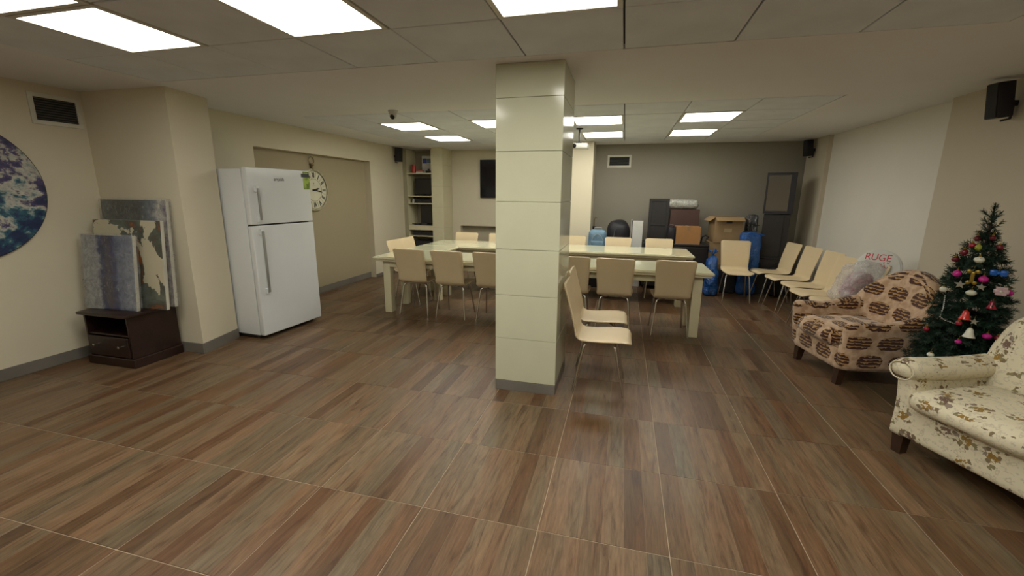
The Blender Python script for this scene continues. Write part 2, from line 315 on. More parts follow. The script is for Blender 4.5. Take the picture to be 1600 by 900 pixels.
# ------------------------------------------------------------------ mesh helpers
def boxuv(me):
    uv = me.uv_layers.new(name='UVMap')
    for p in me.polygons:
        n = p.normal; a = (abs(n.x), abs(n.y), abs(n.z)); k = a.index(max(a))
        for li in p.loop_indices:
            c = me.vertices[me.loops[li].vertex_index].co
            uv.data[li].uv = (c.y+0.31, c.z) if k == 0 else ((c.x, c.z) if k == 1 else (c.x, c.y+0.17))
class MB:
    def __init__(s): s.bm = bmesh.new()
    def box(s, lo, hi, bev=0.0, seg=1, mat=None):
        lo, hi = Vector(lo), Vector(hi); c = (lo+hi)/2; d = hi-lo
        m = Matrix.Translation(c) @ Matrix.Diagonal((*d, 1))
        if mat is not None: m = mat @ m
        r = bmesh.ops.create_cube(s.bm, size=1, matrix=m)
        if bev > 0:
            es = {e for v in r['verts'] for e in v.link_edges}
            bmesh.ops.bevel(s.bm, geom=list(es), offset=bev, segments=seg, affect='EDGES', profile=0.6)
        return s
    def tube(s, pts, r, seg=10, cap=True):
        pts = [Vector(p) for p in pts]; n = len(pts)
        rs = r if isinstance(r, (list, tuple)) else [r]*n
        rings = []; prev = None
        for i, p in enumerate(pts):
            d = (pts[min(i+1, n-1)]-pts[max(i-1, 0)]).normalized()
            if prev is None:
                a = Vector((0, 0, 1)) if abs(d.z) < 0.9 else Vector((1, 0, 0)); x = d.cross(a).normalized()
            else:
                x = (prev-d*prev.dot(d)).normalized()
            prev = x; y = d.cross(x)
            rings.append([s.bm.verts.new(p+rs[i]*(math.cos(2*PI*k/seg)*x+math.sin(2*PI*k/seg)*y)) for k in range(seg)])
        for a, b in zip(rings, rings[1:]):
            for k in range(seg): s.bm.faces.new((a[k], a[(k+1) % seg], b[(k+1) % seg], b[k]))
        if cap:
            s.bm.faces.new(rings[0][::-1]); s.bm.faces.new(rings[-1])
        return s
    def lathe(s, prof, seg=20, mat=Matrix()):
        rings = []
        for (r, z) in prof:
            rings.append([s.bm.verts.new(mat @ Vector((max(r, 1e-4)*math.cos(2*PI*k/seg), max(r, 1e-4)*math.sin(2*PI*k/seg), z))) for k in range(seg)])
        for a, b in zip(rings, rings[1:]):
            for k in range(seg): s.bm.faces.new((a[k], a[(k+1) % seg], b[(k+1) % seg], b[k]))
        s.bm.faces.new(rings[0][::-1]); s.bm.faces.new(rings[-1])
        return s
    def prism(s, poly, z0, z1, mat=Matrix()):
        a = [s.bm.verts.new(mat @ Vector((x, y, z0))) for x, y in poly]; b = [s.bm.verts.new(mat @ Vector((x, y, z1))) for x, y in poly]
        n = len(poly)
        for k in range(n): s.bm.faces.new((a[k], a[(k+1) % n], b[(k+1) % n], b[k]))
        s.bm.faces.new(a[::-1]); s.bm.faces.new(b); return s
    def soft(s, lo, hi, r, n=8, puff=0.0, fn=None, mat=None):
        """rounded, optionally puffed block with an optional deformation"""
        lo, hi = Vector(lo), Vector(hi); c = (lo+hi)/2; h = (hi-lo)/2
        t = bmesh.new(); bmesh.ops.create_cube(t, size=2)
        bmesh.ops.subdivide_edges(t, edges=t.edges[:], cuts=n, use_grid_fill=True)
        rr = min(r, h.x, h.y, h.z)
        for v in t.verts:
            u = v.co.copy()
            # concentrate loops near the corners
            q = Vector([math.sin(x*PI/2)*0.5+x*0.5 for x in u])
            p = Vector((q.x*h.x, q.y*h.y, q.z*h.z))
            inner = Vector([max(-(h[i]-rr), min(h[i]-rr, p[i])) for i in range(3)])
            d = p-inner
            if d.length > 1e-6: p = inner+d.normalized()*rr
            else: pass
            if puff:
                fx, fy, fz = [max(0, 1-abs(x)**2) for x in u]
                p += Vector((puff*u.x*fy*fz if abs(u.x) > .999 else 0, puff*u.y*fx*fz if abs(u.y) > .999 else 0, puff*u.z*fx*fy if abs(u.z) > .999 else 0))
            v.co = c+p
            if fn: v.co = Vector(fn(v.co.copy()))
            if mat is not None: v.co = mat @ v.co
        me = bpy.data.meshes.new('tmp'); t.to_mesh(me); t.free(); s.bm.from_mesh(me); bpy.data.meshes.remove(me)
        return s
    def sphere(s, c, r, seg=12, sc=(1, 1, 1)):
        bmesh.ops.create_uvsphere(s.bm, u_segments=seg, v_segments=max(6, seg*2//3), radius=r, matrix=Matrix.Translation(c) @ Matrix.Diagonal((*sc, 1)))
        return s
    def build(s, name, mat, parent=None, smooth=35, loc=None):
        bmesh.ops.recalc_face_normals(s.bm, faces=s.bm.faces[:])
        me = bpy.data.meshes.new(name); s.bm.to_mesh(me); s.bm.free()
        if smooth:
            for p in me.polygons: p.use_smooth = True
            me.set_sharp_from_angle(angle=math.radians(smooth))
        boxuv(me); me.materials.append(mat)
        o = bpy.data.objects.new(name, me); C.objects.link(o)
        if parent is not None: o.parent = parent
        if loc is not None: o.location = loc
        return o
def tag(o, label, cat, group=None):
    o['label'] = label; o['category'] = cat
    if group: o['group'] = group
    return o
def thing(name, label, cat, loc=(0, 0, 0), rotz=0.0, group=None):
    o = bpy.data.objects.new(name, None); C.objects.link(o); o.location = loc; o.rotation_euler = (0, 0, rotz); o.empty_display_size = 0.1
    return tag(o, label, cat, group)
def struct(o): o['kind'] = 'structure'; return o
def bx(name, lo, hi, mat, parent=None, bev=0.0, smooth=35):
    return MB().box(lo, hi, bev).build(name, mat, parent, smooth)
def kids(o): return [c for c in bpy.data.objects if c.parent == o]
def copy_tree(o, parent=None):
    ch = list(o.children); c = o.copy(); C.objects.link(c)
    if parent is not None: c.parent = parent
    for k in ch: copy_tree(k, c)
    return c
def text_part(body, name, mat, parent, size, matrix, depth=0.0006, shear=0.0, ax=1.0, bold=0.0):
    cu = bpy.data.curves.new(name, 'FONT'); cu.body = body; cu.size = size; cu.extrude = depth; cu.align_x = 'CENTER'; cu.align_y = 'CENTER'; cu.shear = shear; cu.offset = bold
    o = bpy.data.objects.new(name, cu); C.objects.link(o)
    dg = bpy.context.evaluated_depsgraph_get(); me = bpy.data.meshes.new_from_object(o.evaluated_get(dg))
    bpy.data.objects.remove(o); me.transform(Matrix.Diagonal((ax, 1, 1, 1))); me.transform(matrix)
    me.materials.clear(); me.materials.append(mat)
    q = bpy.data.objects.new(name, me); C.objects.link(q)
    if parent is not None: q.parent = parent
    return q
# text lies in local XY facing +Z; these turn it onto walls
def face(pos, right, up):
    r = Vector(right).normalized(); u = Vector(up).normalized(); n = r.cross(u)
    m = Matrix((r, u, n)).transposed().to_4x4(); m.translation = pos; return m

# ------------------------------------------------------------------ room shell
ZC = 2.46
XL, XR = -4.95, 2.85
YB = -1.6
def floor():
    f = struct(bx('floor', (XL-0.3, YB-0.2, -0.08), (XR+0.3, 9.1, -0.0025), M['grout'], smooth=0))
    me = None
    x0, y0 = -0.906-0.6*7, 2.327-0.6*7
    for i in range(14):
        for j in range(18):
            x = x0+0.6*i; y = y0+0.6*j
            if x < XL-0.45 or x > XR or y > 8.6: continue
            if y > 3.5 and x+0.6 < -4.7: continue
            if me is None:
                o = MB().box((-0.2982, -0.2982, -0.010), (0.2982, 0.2982, 0), 0.0012).build('floor_tile', M['floor'], f, 0); me = o.data
            else:
                o = bpy.data.objects.new('floor_tile', me); C.objects.link(o); o.parent = f
            o.location = (x+0.3, y+0.3, random.uniform(-0.0004, 0))
floor()

def ceiling():
    c = struct(bx('ceiling', (XL-0.3, YB-0.2, ZC+0.03), (XR+0.3, 9.1, ZC+0.09), M['t_bar'], smooth=0))
    def slab(x0, y0, x1, y1):
        bx('soffit_board', (x0, y0, ZC), (x1, y1, ZC+0.03), M['soffit'], c, smooth=0)
    gx0, gx1 = -3.84, 1.86; n0, n1 = -1.41, 3.005; f0, f1 = 4.70, 7.86
    slab(XL-0.3, YB-0.2, gx0-0.006, 9.1); slab(gx1+0.006, YB-0.2, XR+0.3, 9.1)
    slab(gx0-0.006, n1+0.006, gx1+0.006, f0-0.006); slab(gx0-0.006, f1+0.006, gx1+0.006, 9.1); slab(gx0-0.006, YB-0.2, gx1+0.006, n0)
    cache = {}
    def cell(x0, y0, x1, y1):
        k = (round(x1-x0, 3), round(y1-y0, 3)); hx, hy = (x1-x0)/2-0.0052, (y1-y0)/2-0.0052
        if k not in cache:
            cache[k] = MB().box((-hx, -hy, -0.006), (hx, hy, 0.02), 0.003).build('ceiling_tile', M['ceil_tile'], c, 0); o = cache[k]
        else:
            o = bpy.data.objects.new('ceiling_tile', cache[k].data); C.objects.link(o); o.parent = c
        o.location = ((x0+x1)/2, (y0+y1)/2, ZC+random.uniform(0.003, 0.007))
    xs = [-3.84+0.63*k for k in range(9)]+[1.86]
    near = [3.005-0.63*k for k in range(8)]; near[-1] = -1.41
    far = [4.70, 5.32, 5.97, 6.62, 7.30, 7.86]
    lit_near = {(1, 1), (1, 2), (3, 1), (3, 2), (5, 1), (5, 2), (1, 5), (7, 1), (7, 2), (7, 5)}   # column, row from the soffit back; last one unseen, added to brighten the right
    lit_far = {(1, 1), (1, 3), (3, 1), (3, 3), (5, 1), (5, 3), (7, 1), (7, 3)}
    lights = []
    for i in range(9):
        for j in range(7):
            x0, x1, y0, y1 = xs[i], xs[i+1], near[j+1], near[j]
            (lights.append((x0, y0, x1, y1, 'n', i, j)) if (i, j) in lit_near else cell(x0, y0, x1, y1))
        for j in range(5):
            x0, x1, y0, y1 = xs[i], xs[i+1], far[j], far[j+1]
            (lights.append((x0, y0, x1, y1, 'f', i, j)) if (i, j) in lit_far else cell(x0, y0, x1, y1))
    return lights
LIGHTS = ceiling()
colname = {1: 'leftmost', 3: 'second from left', 5: 'third from left', 7: 'rightmost'}
proto = None
near_lab = {(1, 1): 'square ceiling light panel nearest the left wall vent', (1, 2): 'square ceiling light cut by the top left corner of the photo', (3, 1): 'large square ceiling light panel above the fridge and clock side, near grid', (5, 1): 'square ceiling light panel just in front of the tiled column',
            (3, 2): 'square ceiling light behind the second near panel, overhead', (5, 2): 'square ceiling light overhead, nearer the camera than the column panel',
            (7, 1): 'square ceiling light just above the top edge of the photo, right of the column', (7, 2): 'square ceiling light overhead on the right, nearer the armchairs side', (7, 5): 'added square ceiling light behind the camera, fill for the far right side',
            (1, 5): 'square ceiling light behind the camera, left side', (3, 5): 'square ceiling light behind the camera, middle', (5, 5): 'square ceiling light behind the camera, right side'}
far_lab = {(1, 1): 'front left lit panel in far ceiling beside the dome camera', (1, 3): 'rear left lit panel in far ceiling before the shelves', (3, 1): 'front far ceiling panel partly hidden by the left edge of the column', (3, 3): 'rear far ceiling panel hidden behind the column',
           (5, 1): 'front far ceiling panel just right of the column', (5, 3): 'rear far ceiling panel right of the projector', (7, 1): 'front right lit panel in far ceiling, rightmost pair', (7, 3): 'rear right lit panel in far ceiling, rightmost pair'}
for (x0, y0, x1, y1, g, i, j) in LIGHTS:
    lab = near_lab[(i, j)] if g == 'n' else far_lab[(i, j)]
    t = thing('ceiling_light', lab, 'light', ((x0+x1)/2, (y0+y1)/2, ZC), 0, 'lit square panels in the near ceiling grid' if g == 'n' else 'lit square panels in the far ceiling grid')
    hx, hy = (x1-x0)/2-0.004, (y1-y0)/2-0.004; e = 0.028
    m = MB()
    m.box((-hx, -hy, -0.006), (hx, -hy+e, 0.022)).box((-hx, hy-e, -0.006), (hx, hy, 0.022)).box((-hx, -hy+e, -0.006), (-hx+e, hy-e, 0.022)).box((hx-e, -hy+e, -0.006), (hx, hy-e, 0.022))
    m.build('frame', M['white_frame'], t, 0)
    bx('diffuser', (-hx+e, -hy+e, -0.002), (hx-e, hy-e, 0.012), M['emit'], t, smooth=0)

def walls():
    W = M['wall_cream']; G = M['wall_grey']
    H0, H1 = -0.002, ZC+0.01
    struct(bx('wall_left', (XL-0.12, YB, H0), (XL, 3.12, H1), W, smooth=0))
    struct(MB().prism([(XL-0.12, 3.12), (-3.94, 3.12), (-4.03, 3.60), (XL-0.12, 3.60)], H0, H1).build('wall_left_return', W, None, 0))
    # wall behind the fridge with the shallow khaki recess
    m = MB()
    xo = -4.48
    m.box((xo-0.12, 3.60, H0), (xo, 4.55, H1)).box((xo-0.12, 7.10, H0), (xo, 8.32, H1)).box((xo-0.12, 4.55, 2.12), (xo, 7.10, H1))
    struct(m.build('wall_left_far', W, None, 0))
    struct(bx('wall_recess', (xo-0.22, 4.4, H0), (xo-0.12, 7.25, 2.3), M['wall_khaki'], smooth=0))
    struct(bx('wall_behind', (XL-0.12, YB-0.12, H0), (XR+0.2, YB, H1), W, smooth=0))
    # far wall with the built in shelves, the pillar and the tv
    struct(bx('wall_back_shelf', (-4.7, 8.75, H0), (-3.60, 8.85, H1), W, smooth=0))
    m = MB().box((-4.6, 8.3, H0), (-4.40, 8.76, H1), 0).box((-3.84, 8.3, H0), (-3.60, 8.80, H1), 0)
    p = struct(m.build('pillar', M['glaze_joint'], None, 0))
    for k in range(6):
        z0 = max(0.003, ZC-0.33-0.42*k); z1 = ZC-0.42*(k-1)-0.333 if k else ZC
        if z1 > z0+0.05: bx('wall_tile', (-3.842, 8.292, z0), (-3.598, 8.30, z1), M['glaze_wall'], p, smooth=0)
        if z1 > z0+0.05: bx('wall_tile', (-3.60, 8.30, z0), (-3.592, 8.78, z1), M['glaze_wall'], p, smooth=0)
    yt = 8.8
    m = MB().box((-3.62, yt, H0), (-3.42, yt+0.15, H1)).box((-3.42, yt, 0.89), (-0.9, yt+0.15, H1)).box((-3.42, yt, H0), (-0.9, yt+0.15, 0.50))
    struct(m.build('wall_back_tv', W, None, 0))
    struct(bx('wall_niche', (-3.5, yt+0.15, 0.4), (-0.9, yt+0.2, 1.0), M['ledge'], smooth=0))
    struct(bx('pillar_back', (-0.97, 7.72, H0), (-0.56, 8.96, H1), W, smooth=0))
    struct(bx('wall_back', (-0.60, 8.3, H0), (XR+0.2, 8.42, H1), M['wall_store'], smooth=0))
    # right wall: the paler bay is set back a little
    m = MB().box((XR, 7.55, H0), (XR+0.2, 8.32, H1)).box((XR, YB, H0), (XR+0.2, 5.05, H1))
    struct(m.build('wall_right', M['wall_right'], None, 0))
    struct(bx('wall_right_bay', (XR+0.06, 5.05, H0), (XR+0.2, 7.55, H1), G, smooth=0))
    # skirting
    S = M['skirt']; hs = 0.10
    struct(bx('baseboard_left', (XL, YB, 0), (XL+0.012, 3.11, hs), S, bev=0.002))
    struct(bx('baseboard_return', (XL, 3.108, 0), (-3.93, 3.12, hs), S, bev=0.002))
    struct(MB().prism([(-3.94, 3.12), (-3.928, 3.12), (-4.018, 3.60), (-4.03, 3.60)], 0, hs).build('baseboard_return_side', S, None, 0))
    struct(bx('baseboard_left_far', (xo, 7.10, 0), (xo+0.012, 8.30, hs*0.6), S, bev=0.002))
    struct(bx('baseboard_recess', (xo-0.12, 4.55, 0), (xo-0.108, 7.10, hs), S, bev=0.002))
    struct(bx('baseboard_back', (-0.55, 8.288, 0), (XR, 8.30, hs), S, bev=0.002))
    struct(bx('baseboard_right', (XR-0.012, YB, 0), (XR, 5.05, hs), S, bev=0.002))
    struct(bx('baseboard_right_bay', (XR+0.048, 5.05, 0), (XR+0.06, 7.55, hs), S, bev=0.002))
M['glaze_wall'] = plain('cream_wall_tile', (0.62, 0.58, 0.40, 1), 0.25, var=0.02)
M['wall_right'] = wall_mat('beige_wall_paint', (0.56, 0.50, 0.39, 1))
walls()

def column():
    x0, x1, y0, y1 = -0.935, -0.445, 3.135, 3.75
    c = struct(bx('column', (x0+0.008, y0+0.008, -0.002), (x1-0.008, y1-0.008, ZC+0.01), M['glaze_joint'], smooth=0))
    zs = [0.085, 0.445, 0.800, 1.157, 1.513, 1.871, 2.235, ZC]
    g = 0.0016
    for a, b in zip(zs, zs[1:]):
        bx('column_tile', (x0, y0, a+g), (x1, y0+0.01, b-g), M['glaze'], c, bev=0.0015)
        bx('column_tile', (x0, y1-0.01, a+g), (x1, y1, b-g), M['glaze'], c, bev=0.0015)
        bx('column_tile', (x1-0.01, y0+0.011, a+g), (x1, y1-0.011, b-g), M['glaze'], c, bev=0.0015)
        bx('column_tile', (x0, y0+0.011, a+g), (x0+0.01, y1-0.011, b-g), M['glaze'], c, bev=0.0015)
    m = MB().box((x0, y0, 0), (x1, y0+0.012, 0.083), 0.001).box((x0, y1-0.012, 0), (x1, y1, 0.083), 0.001).box((x1-0.012, y0+.012, 0), (x1, y1-.012, 0.083), 0.001).box((x0, y0+.012, 0), (x0+0.012, y1-.012, 0.083), 0.001)
    m.build('plinth', M['skirt'], c)
column()

def vent(label, width, height, mat4, nsl=10):
    t = thing('air_vent', label, 'vent'); t.matrix_world = mat4
    w_, h_ = width/2, height/2; e = 0.035
    m = MB().box((-w_, -h_, 0), (w_, -h_+e, 0.014), .002).box((-w_, h_-e, 0), (w_, h_, 0.014), .002).box((-w_, -h_+e, 0), (-w_+e, h_-e, 0.014), .002).box((w_-e, -h_+e, 0), (w_, h_-e, 0.014), .002)
    m.build('frame', M['white_frame'], t)
    bx('backing', (-w_+e, -h_+e, 0.0), (w_-e, h_-e, 0.002), M['black_matte'], t, smooth=0)
    for k in range(nsl):
        z = -h_+e+(k+0.5)*(height-2*e)/nsl
        MB().box((-w_+e, -0.004, -0.001), (w_-e, 0.004, 0.001), mat=Matrix.Translation((0, z, 0.007)) @ Matrix.Rotation(0.7, 4, 'X')).build('slat', M['vent_slat'], t, 0)
M['vent_slat'] = plain('grey_vent_slat', (0.10, 0.10, 0.09, 1), 0.4, 0.4)
vent('white framed louvred air vent high on the left wall above the round painting', 0.37, 0.26, face((XL, 2.91, 2.255), (0, 1, 0), (0, 0, 1)), 9)
vent('small dark air vent high on the back wall above the storage pile', 0.42, 0.22, face((-0.135, 8.3, 2.165), (1, 0, 0), (0, 0, 1)), 7)

# ------------------------------------------------------------------ chairs
def chair_profile():
    pts = []      # (y, z) along the shell from the front lip over the seat and up the back
    for a in (75, 45, 20): pts.append((0.200+0.035*math.sin(math.radians(a)), 0.415+0.035*math.cos(math.radians(a))))
    pts += [(0.16, 0.452), (0.09, 0.449), (0.02, 0.444), (-0.05, 0.440), (-0.10, 0.440)]
    cx, cz, r = -0.125, 0.512, 0.072
    for k in range(1, 7):
        a = math.radians(k*13.5); pts.append((cx-r*math.sin(a), cz-r*math.cos(a)))
    y, z = pts[-1]
    for k in range(1, 9):
        s = k/8.0
        pts.append((y-0.098*s**1.15, z+(0.885-z)*s))
    return pts
def shell_part(sub, w0, name, parent, rounds):
    """sub: profile points; w0: half widths per point"""
    bm = bmesh.new(); nx = 10; th = 0.011
    n = len(sub); grid = [[], []]
    for i, (y, z) in enumerate(sub):
        a = Vector(sub[max(i-1, 0)]); b = Vector(sub[min(i+1, n-1)]); d = (b-a).normalized(); nn = Vector((d.y, -d.x))  # normal in (y,z)
        for sgn in (0, 1):
            row = []
            for k in range(nx+1):
                u = -1+2*k/nx
                x = w0[i]*math.sin(u*PI/2*0.9)/math.sin(PI/2*0.9)
                dish = 0.012*(u*u)*(1 if z > 0.5 else 0.5)
                off = (th if sgn else -th)*(1-0.75*abs(u)**8)
                row.append(bm.verts.new((x, y+nn.x*off-dish*nn.x*-1, z+nn.y*off-dish*nn.y*-1)))
            grid[sgn].append(row)
    for sgn in (0, 1):
        g = grid[sgn]
        for i in range(n-1):
            for k in range(nx):
                bm.faces.new((g[i][k], g[i][k+1], g[i+1][k+1], g[i+1][k]))
    for i in range(n-1):
        for k in (0, nx):
            bm.faces.new((grid[0][i][k], grid[0][i+1][k], grid[1][i+1][k], grid[1][i][k]))
    for i in (0, n-1):
        for k in range(nx):
            bm.faces.new((grid[0][i][k], grid[0][i][k+1], grid[1][i][k+1], grid[1][i][k]))
    m = MB(); m.bm.free(); m.bm = bm
    return m.build(name, M['chair'], parent, 60)
def make_chair():
    t = thing('dining_chair', 'x', 'chair')
    pr = chair_profile(); n = len(pr); ws = []
    for i, (y, z) in enumerate(pr):
        if i < 3: ws.append([0.150, 0.185, 0.200][i])
        elif z < 0.5: ws.append(0.205 if y > -0.05 else 0.195)
        else:
            s = (z-0.5)/0.385; ws.append(0.192+0.022*s)
    # rounded top corners
    ws[-1] -= 0.028
    # add closing point near the top for a tight corner
    y1, z1 = pr[-1]; y0, z0 = pr[-2]
    pr.insert(n-1, (y1+(y0-y1)*0.35, z1+(z0-z1)*0.35)); ws.insert(n-1, 0.2125)
    cut = 10
    shell_part(pr[:cut+1], ws[:cut+1], 'seat', t, 0); shell_part(pr[cut:], ws[cut:], 'backrest', t, 1)
    def bez(pts, k=7):
        # polyline with rounded corners
        pts = [Vector(p) for p in pts]; out = [pts[0]]
        for i in range(1, len(pts)-1):
            a, b, c = pts[i-1], pts[i], pts[i+1]; r = 0.05
            p0 = b+(a-b).normalized()*min(r, (a-b).length*0.45); p1 = b+(c-b).normalized()*min(r, (c-b).length*0.45)
            for q in range(k):
                s = q/(k-1); out.append((1-s)**2*p0+2*s*(1-s)*b+s*s*p1)
        return out+[pts[-1]]
    for sx in (-1, 1):
        for front in (1, -1):
            yy = 0.205 if front > 0 else -0.195
            pts = bez([(sx*0.03, front*0.06, 0.418), (sx*0.155, front*0.115, 0.418), (sx*(0.197 if front < 0 else 0.19), yy, 0.003)])
            MB().tube(pts, 0.0105, 8).build('leg', M['chrome'], t, 50)
    MB().box((-0.06, -0.09, 0.410), (0.06, 0.09, 0.427), 0.003).build('mounting_plate', M['steel'], t)
    return t
chair0 = make_chair(); used = [False]
def place_chair(x, y, face_deg, label, group):
    """face_deg: direction the sitter looks, degrees from +X"""
    o = chair0 if not used[0] else copy_tree(chair0); used[0] = True
    o.location = (x, y, 0); o.rotation_euler = (0, 0, math.radians(face_deg-90)); o['label'] = label; o['group'] = group
    return o
gn = 'cream chairs along the near table row'
for x, lab, dr in ((-2.585, 'cream chair backing the camera, leftmost at the near table row', 1), (-2.06, 'cream chair backing the camera, second from the left at the near table row', -1), (-1.52, 'cream chair half hidden by the left edge of the tiled column', 0),
               (-0.54, 'cream chair at near tables, partly hidden by the right edge of the column', 0), (-0.045, 'cream chair backing the camera, between column and the last near chair', -2), (0.575, 'cream chair backing the camera at the right end of the near table row', 2)):
    place_chair(x, 5.095+0.01*dr, 90+dr, lab, gn)
gf = 'cream chairs behind the far table row'
for x, lab in ((-2.70, 'cream chair behind the far tables, leftmost, showing only its top'), (-2.07, 'cream chair behind far tables, cut by the left edge of the column'), (-0.80, 'cream chair behind far tables, seen just right of the column'),
               (-0.06, 'cream chair behind far tables in front of the black covered heap'), (0.58, 'cream chair behind far tables, rightmost, in front of the dark low cabinet')):
    place_chair(x, 6.98, -90, lab, gf)
ge = 'cream chairs at the left end of the tables'
place_chair(-3.02, 5.737, 0, 'cream chair at the left table end, nearer one', ge)
place_chair(-3.02, 6.145, 0, 'cream chair at the left table end, farther one', ge)
place_chair(1.72, 7.08, -92, 'cream chair facing the camera in front of the large blue bag', 'cream chairs around the storage corner')
gr = 'cream chairs lined up along the right wall'
for (x, y, a, lab) in ((2.23, 7.20, 188, 'cream chair by the right wall, farthest of the line, beside the black cabinet'), (2.30, 6.70, 188, 'cream chair by the right wall, second farthest of the line'), (2.35, 6.20, 187, 'cream chair by the right wall, third in the line'),
                       (2.30, 5.72, 187, 'cream chair by the right wall, fourth, partly hidden by the plastic bag'), (2.36, 5.29, 187, 'cream chair by the right wall, nearest, under the plastic bag')):
    place_chair(x, y, a, lab, gr)
place_chair(-0.12, 3.43, 0, 'cream chair standing right beside the tiled column, nearest the camera', 'two chairs beside the column')
place_chair(-0.15, 3.98, 1, 'cream chair just behind the one beside the tiled column', 'two chairs beside the column')

# ------------------------------------------------------------------ tables
def table(label, x0, y0, x1, y1, group='cream tables set as a U', legs=((0, 0), (0, 1), (1, 0), (1, 1)), openends=(1, 1)):
    cx, cy = (x0+x1)/2, (y0+y1)/2; hx, hy = (x1-x0)/2, (y1-y0)/2
    t = thing('dining_table', label, 'table', (cx, cy, 0), 0, group)
    MB().box((-hx, -hy, 0.728), (hx, hy, 0.752), 0.004).build('tabletop', M['table'], t)
    MB().box((-hx+0.018, -hy+0.018, 0.700), (hx-0.018, hy-0.018, 0.7279), 0.006).build('top_moulding', M['table'], t)
    MB().box((-hx+0.012, -hy+0.012, 0.7522), (hx-0.012, hy-0.012, 0.7600), 0.002).build('glass_sheet', M['table_top'], t)
    ins = 0.10; w_ = 0.1
    ap = MB(); a0, a1 = -hx+ins, hx-ins; b0, b1 = -hy+ins, hy-ins; q = 0.022
    ap.box((a0, b0, 0.62), (a1, b0+q, 0.6999)).box((a0, b1-q, 0.62), (a1, b1, 0.6999)).box((a0, b0+q, 0.62), (a0+q, b1-q, 0.6999)).box((a1-q, b0+q, 0.62), (a1, b1-q, 0.6999))
    ap.build('apron', M['table'], t)
    for i, j in legs:
        lx = a0-0.005 if i == 0 else a1-w_+0.005; ly = b0-0.005 if j == 0 else b1-w_+0.005
        MB().box((lx, ly, 0.0), (lx+w_, ly+w_, 0.6995), 0.006, 2).build('leg', M['table'], t)
table('cream table with glass top, left half of the near row', -3.13, 4.88, -1.072, 5.62)
table('cream table with glass top, right half of the near row', -1.068, 4.88, 0.985, 5.62)
table('cream table with glass top, left half of the far row', -3.11, 6.26, -1.072, 7.10)
table('cream table with glass top, right half of the far row', -1.068, 6.26, 0.985, 7.10)
table('short cream table bridging the near and far rows at the left end', -3.12, 5.624, -2.47, 6.256, legs=((1, 0), (1, 1)))

# ------------------------------------------------------------------ fridge
def fridge():
    t = thing('refrigerator', 'tall white two door refrigerator standing against the left wall', 'refrigerator', (-3.635, 4.01, 0), math.radians(-4.5))
    W_ = 0.415
    MB().box((-0.66, -W_, 0.045), (-0.068, W_, 1.795), 0.006, 2).build('body', M['white_gloss'], t)
    MB().box((-0.66, -W_+0.015, 0.018), (-0.09, W_-0.015, 0.044)).build('plinth', M['dark_gap'], t)
    bx('door_gasket', (-0.0675, -W_+0.012, 0.06), (-0.060, W_-0.012, 1.79), M['dark_gap'], t)
    for (a, b, hz0, hz1, nm) in ((0.045, 1.222, 0.50, 1.19, 'door'), (1.236, 1.812, 1.262, 1.625, 'door')):
        d = MB().box((-0.0597, -W_, a), (0.0, W_, b), 0.012, 3).build(nm, M['white_gloss'], t)
        d['label'] = 'tall lower white door with long handle' if a < 1 else 'short upper white door with handle'
        h = MB(); y = -W_+0.085
        h.box((0.036, y-0.013, hz0+0.02), (0.050, y+0.013, hz1-0.02), 0.005, 2)
        h.build('handle', M['fridge_handle'], d)
        b_ = MB()
        for z in (hz0+0.03, hz1-0.03): b_.box((0.0, y-0.017, z-0.03), (0.036, y+0.017, z+0.03), 0.006, 2)
        b_.build('handle_mount', M['white_gloss'], d)
    text_part('arçelik', 'logo', M['print_black'], t, 0.052, face((0.0006, -0.02, 1.700), (0, 1, 0), (0, 0, 1)), 0.0006)
    s = bx('energy_sticker', (0.0001, W_-0.098, 1.60), (0.0012, W_-0.004, 1.80), M['sticker'], t, smooth=0); s['label'] = 'green energy sticker at the upper corner'
    bx('sticker_band', (0.0013, W_-0.125, 1.735), (0.002, W_-0.006, 1.775), M['print_black'], t, smooth=0)
    for y in (-W_+0.05, W_-0.05):
        for x in (-0.62, -0.13): MB().lathe([(0.022, 0), (0.022, 0.018)], 12, Matrix.Translation((x, y, 0))).build('foot', M['dark_gap'], t)
M['fridge_handle'] = plain('grey_handle', (0.30, 0.30, 0.28, 1), 0.3, 0.3)
fridge()

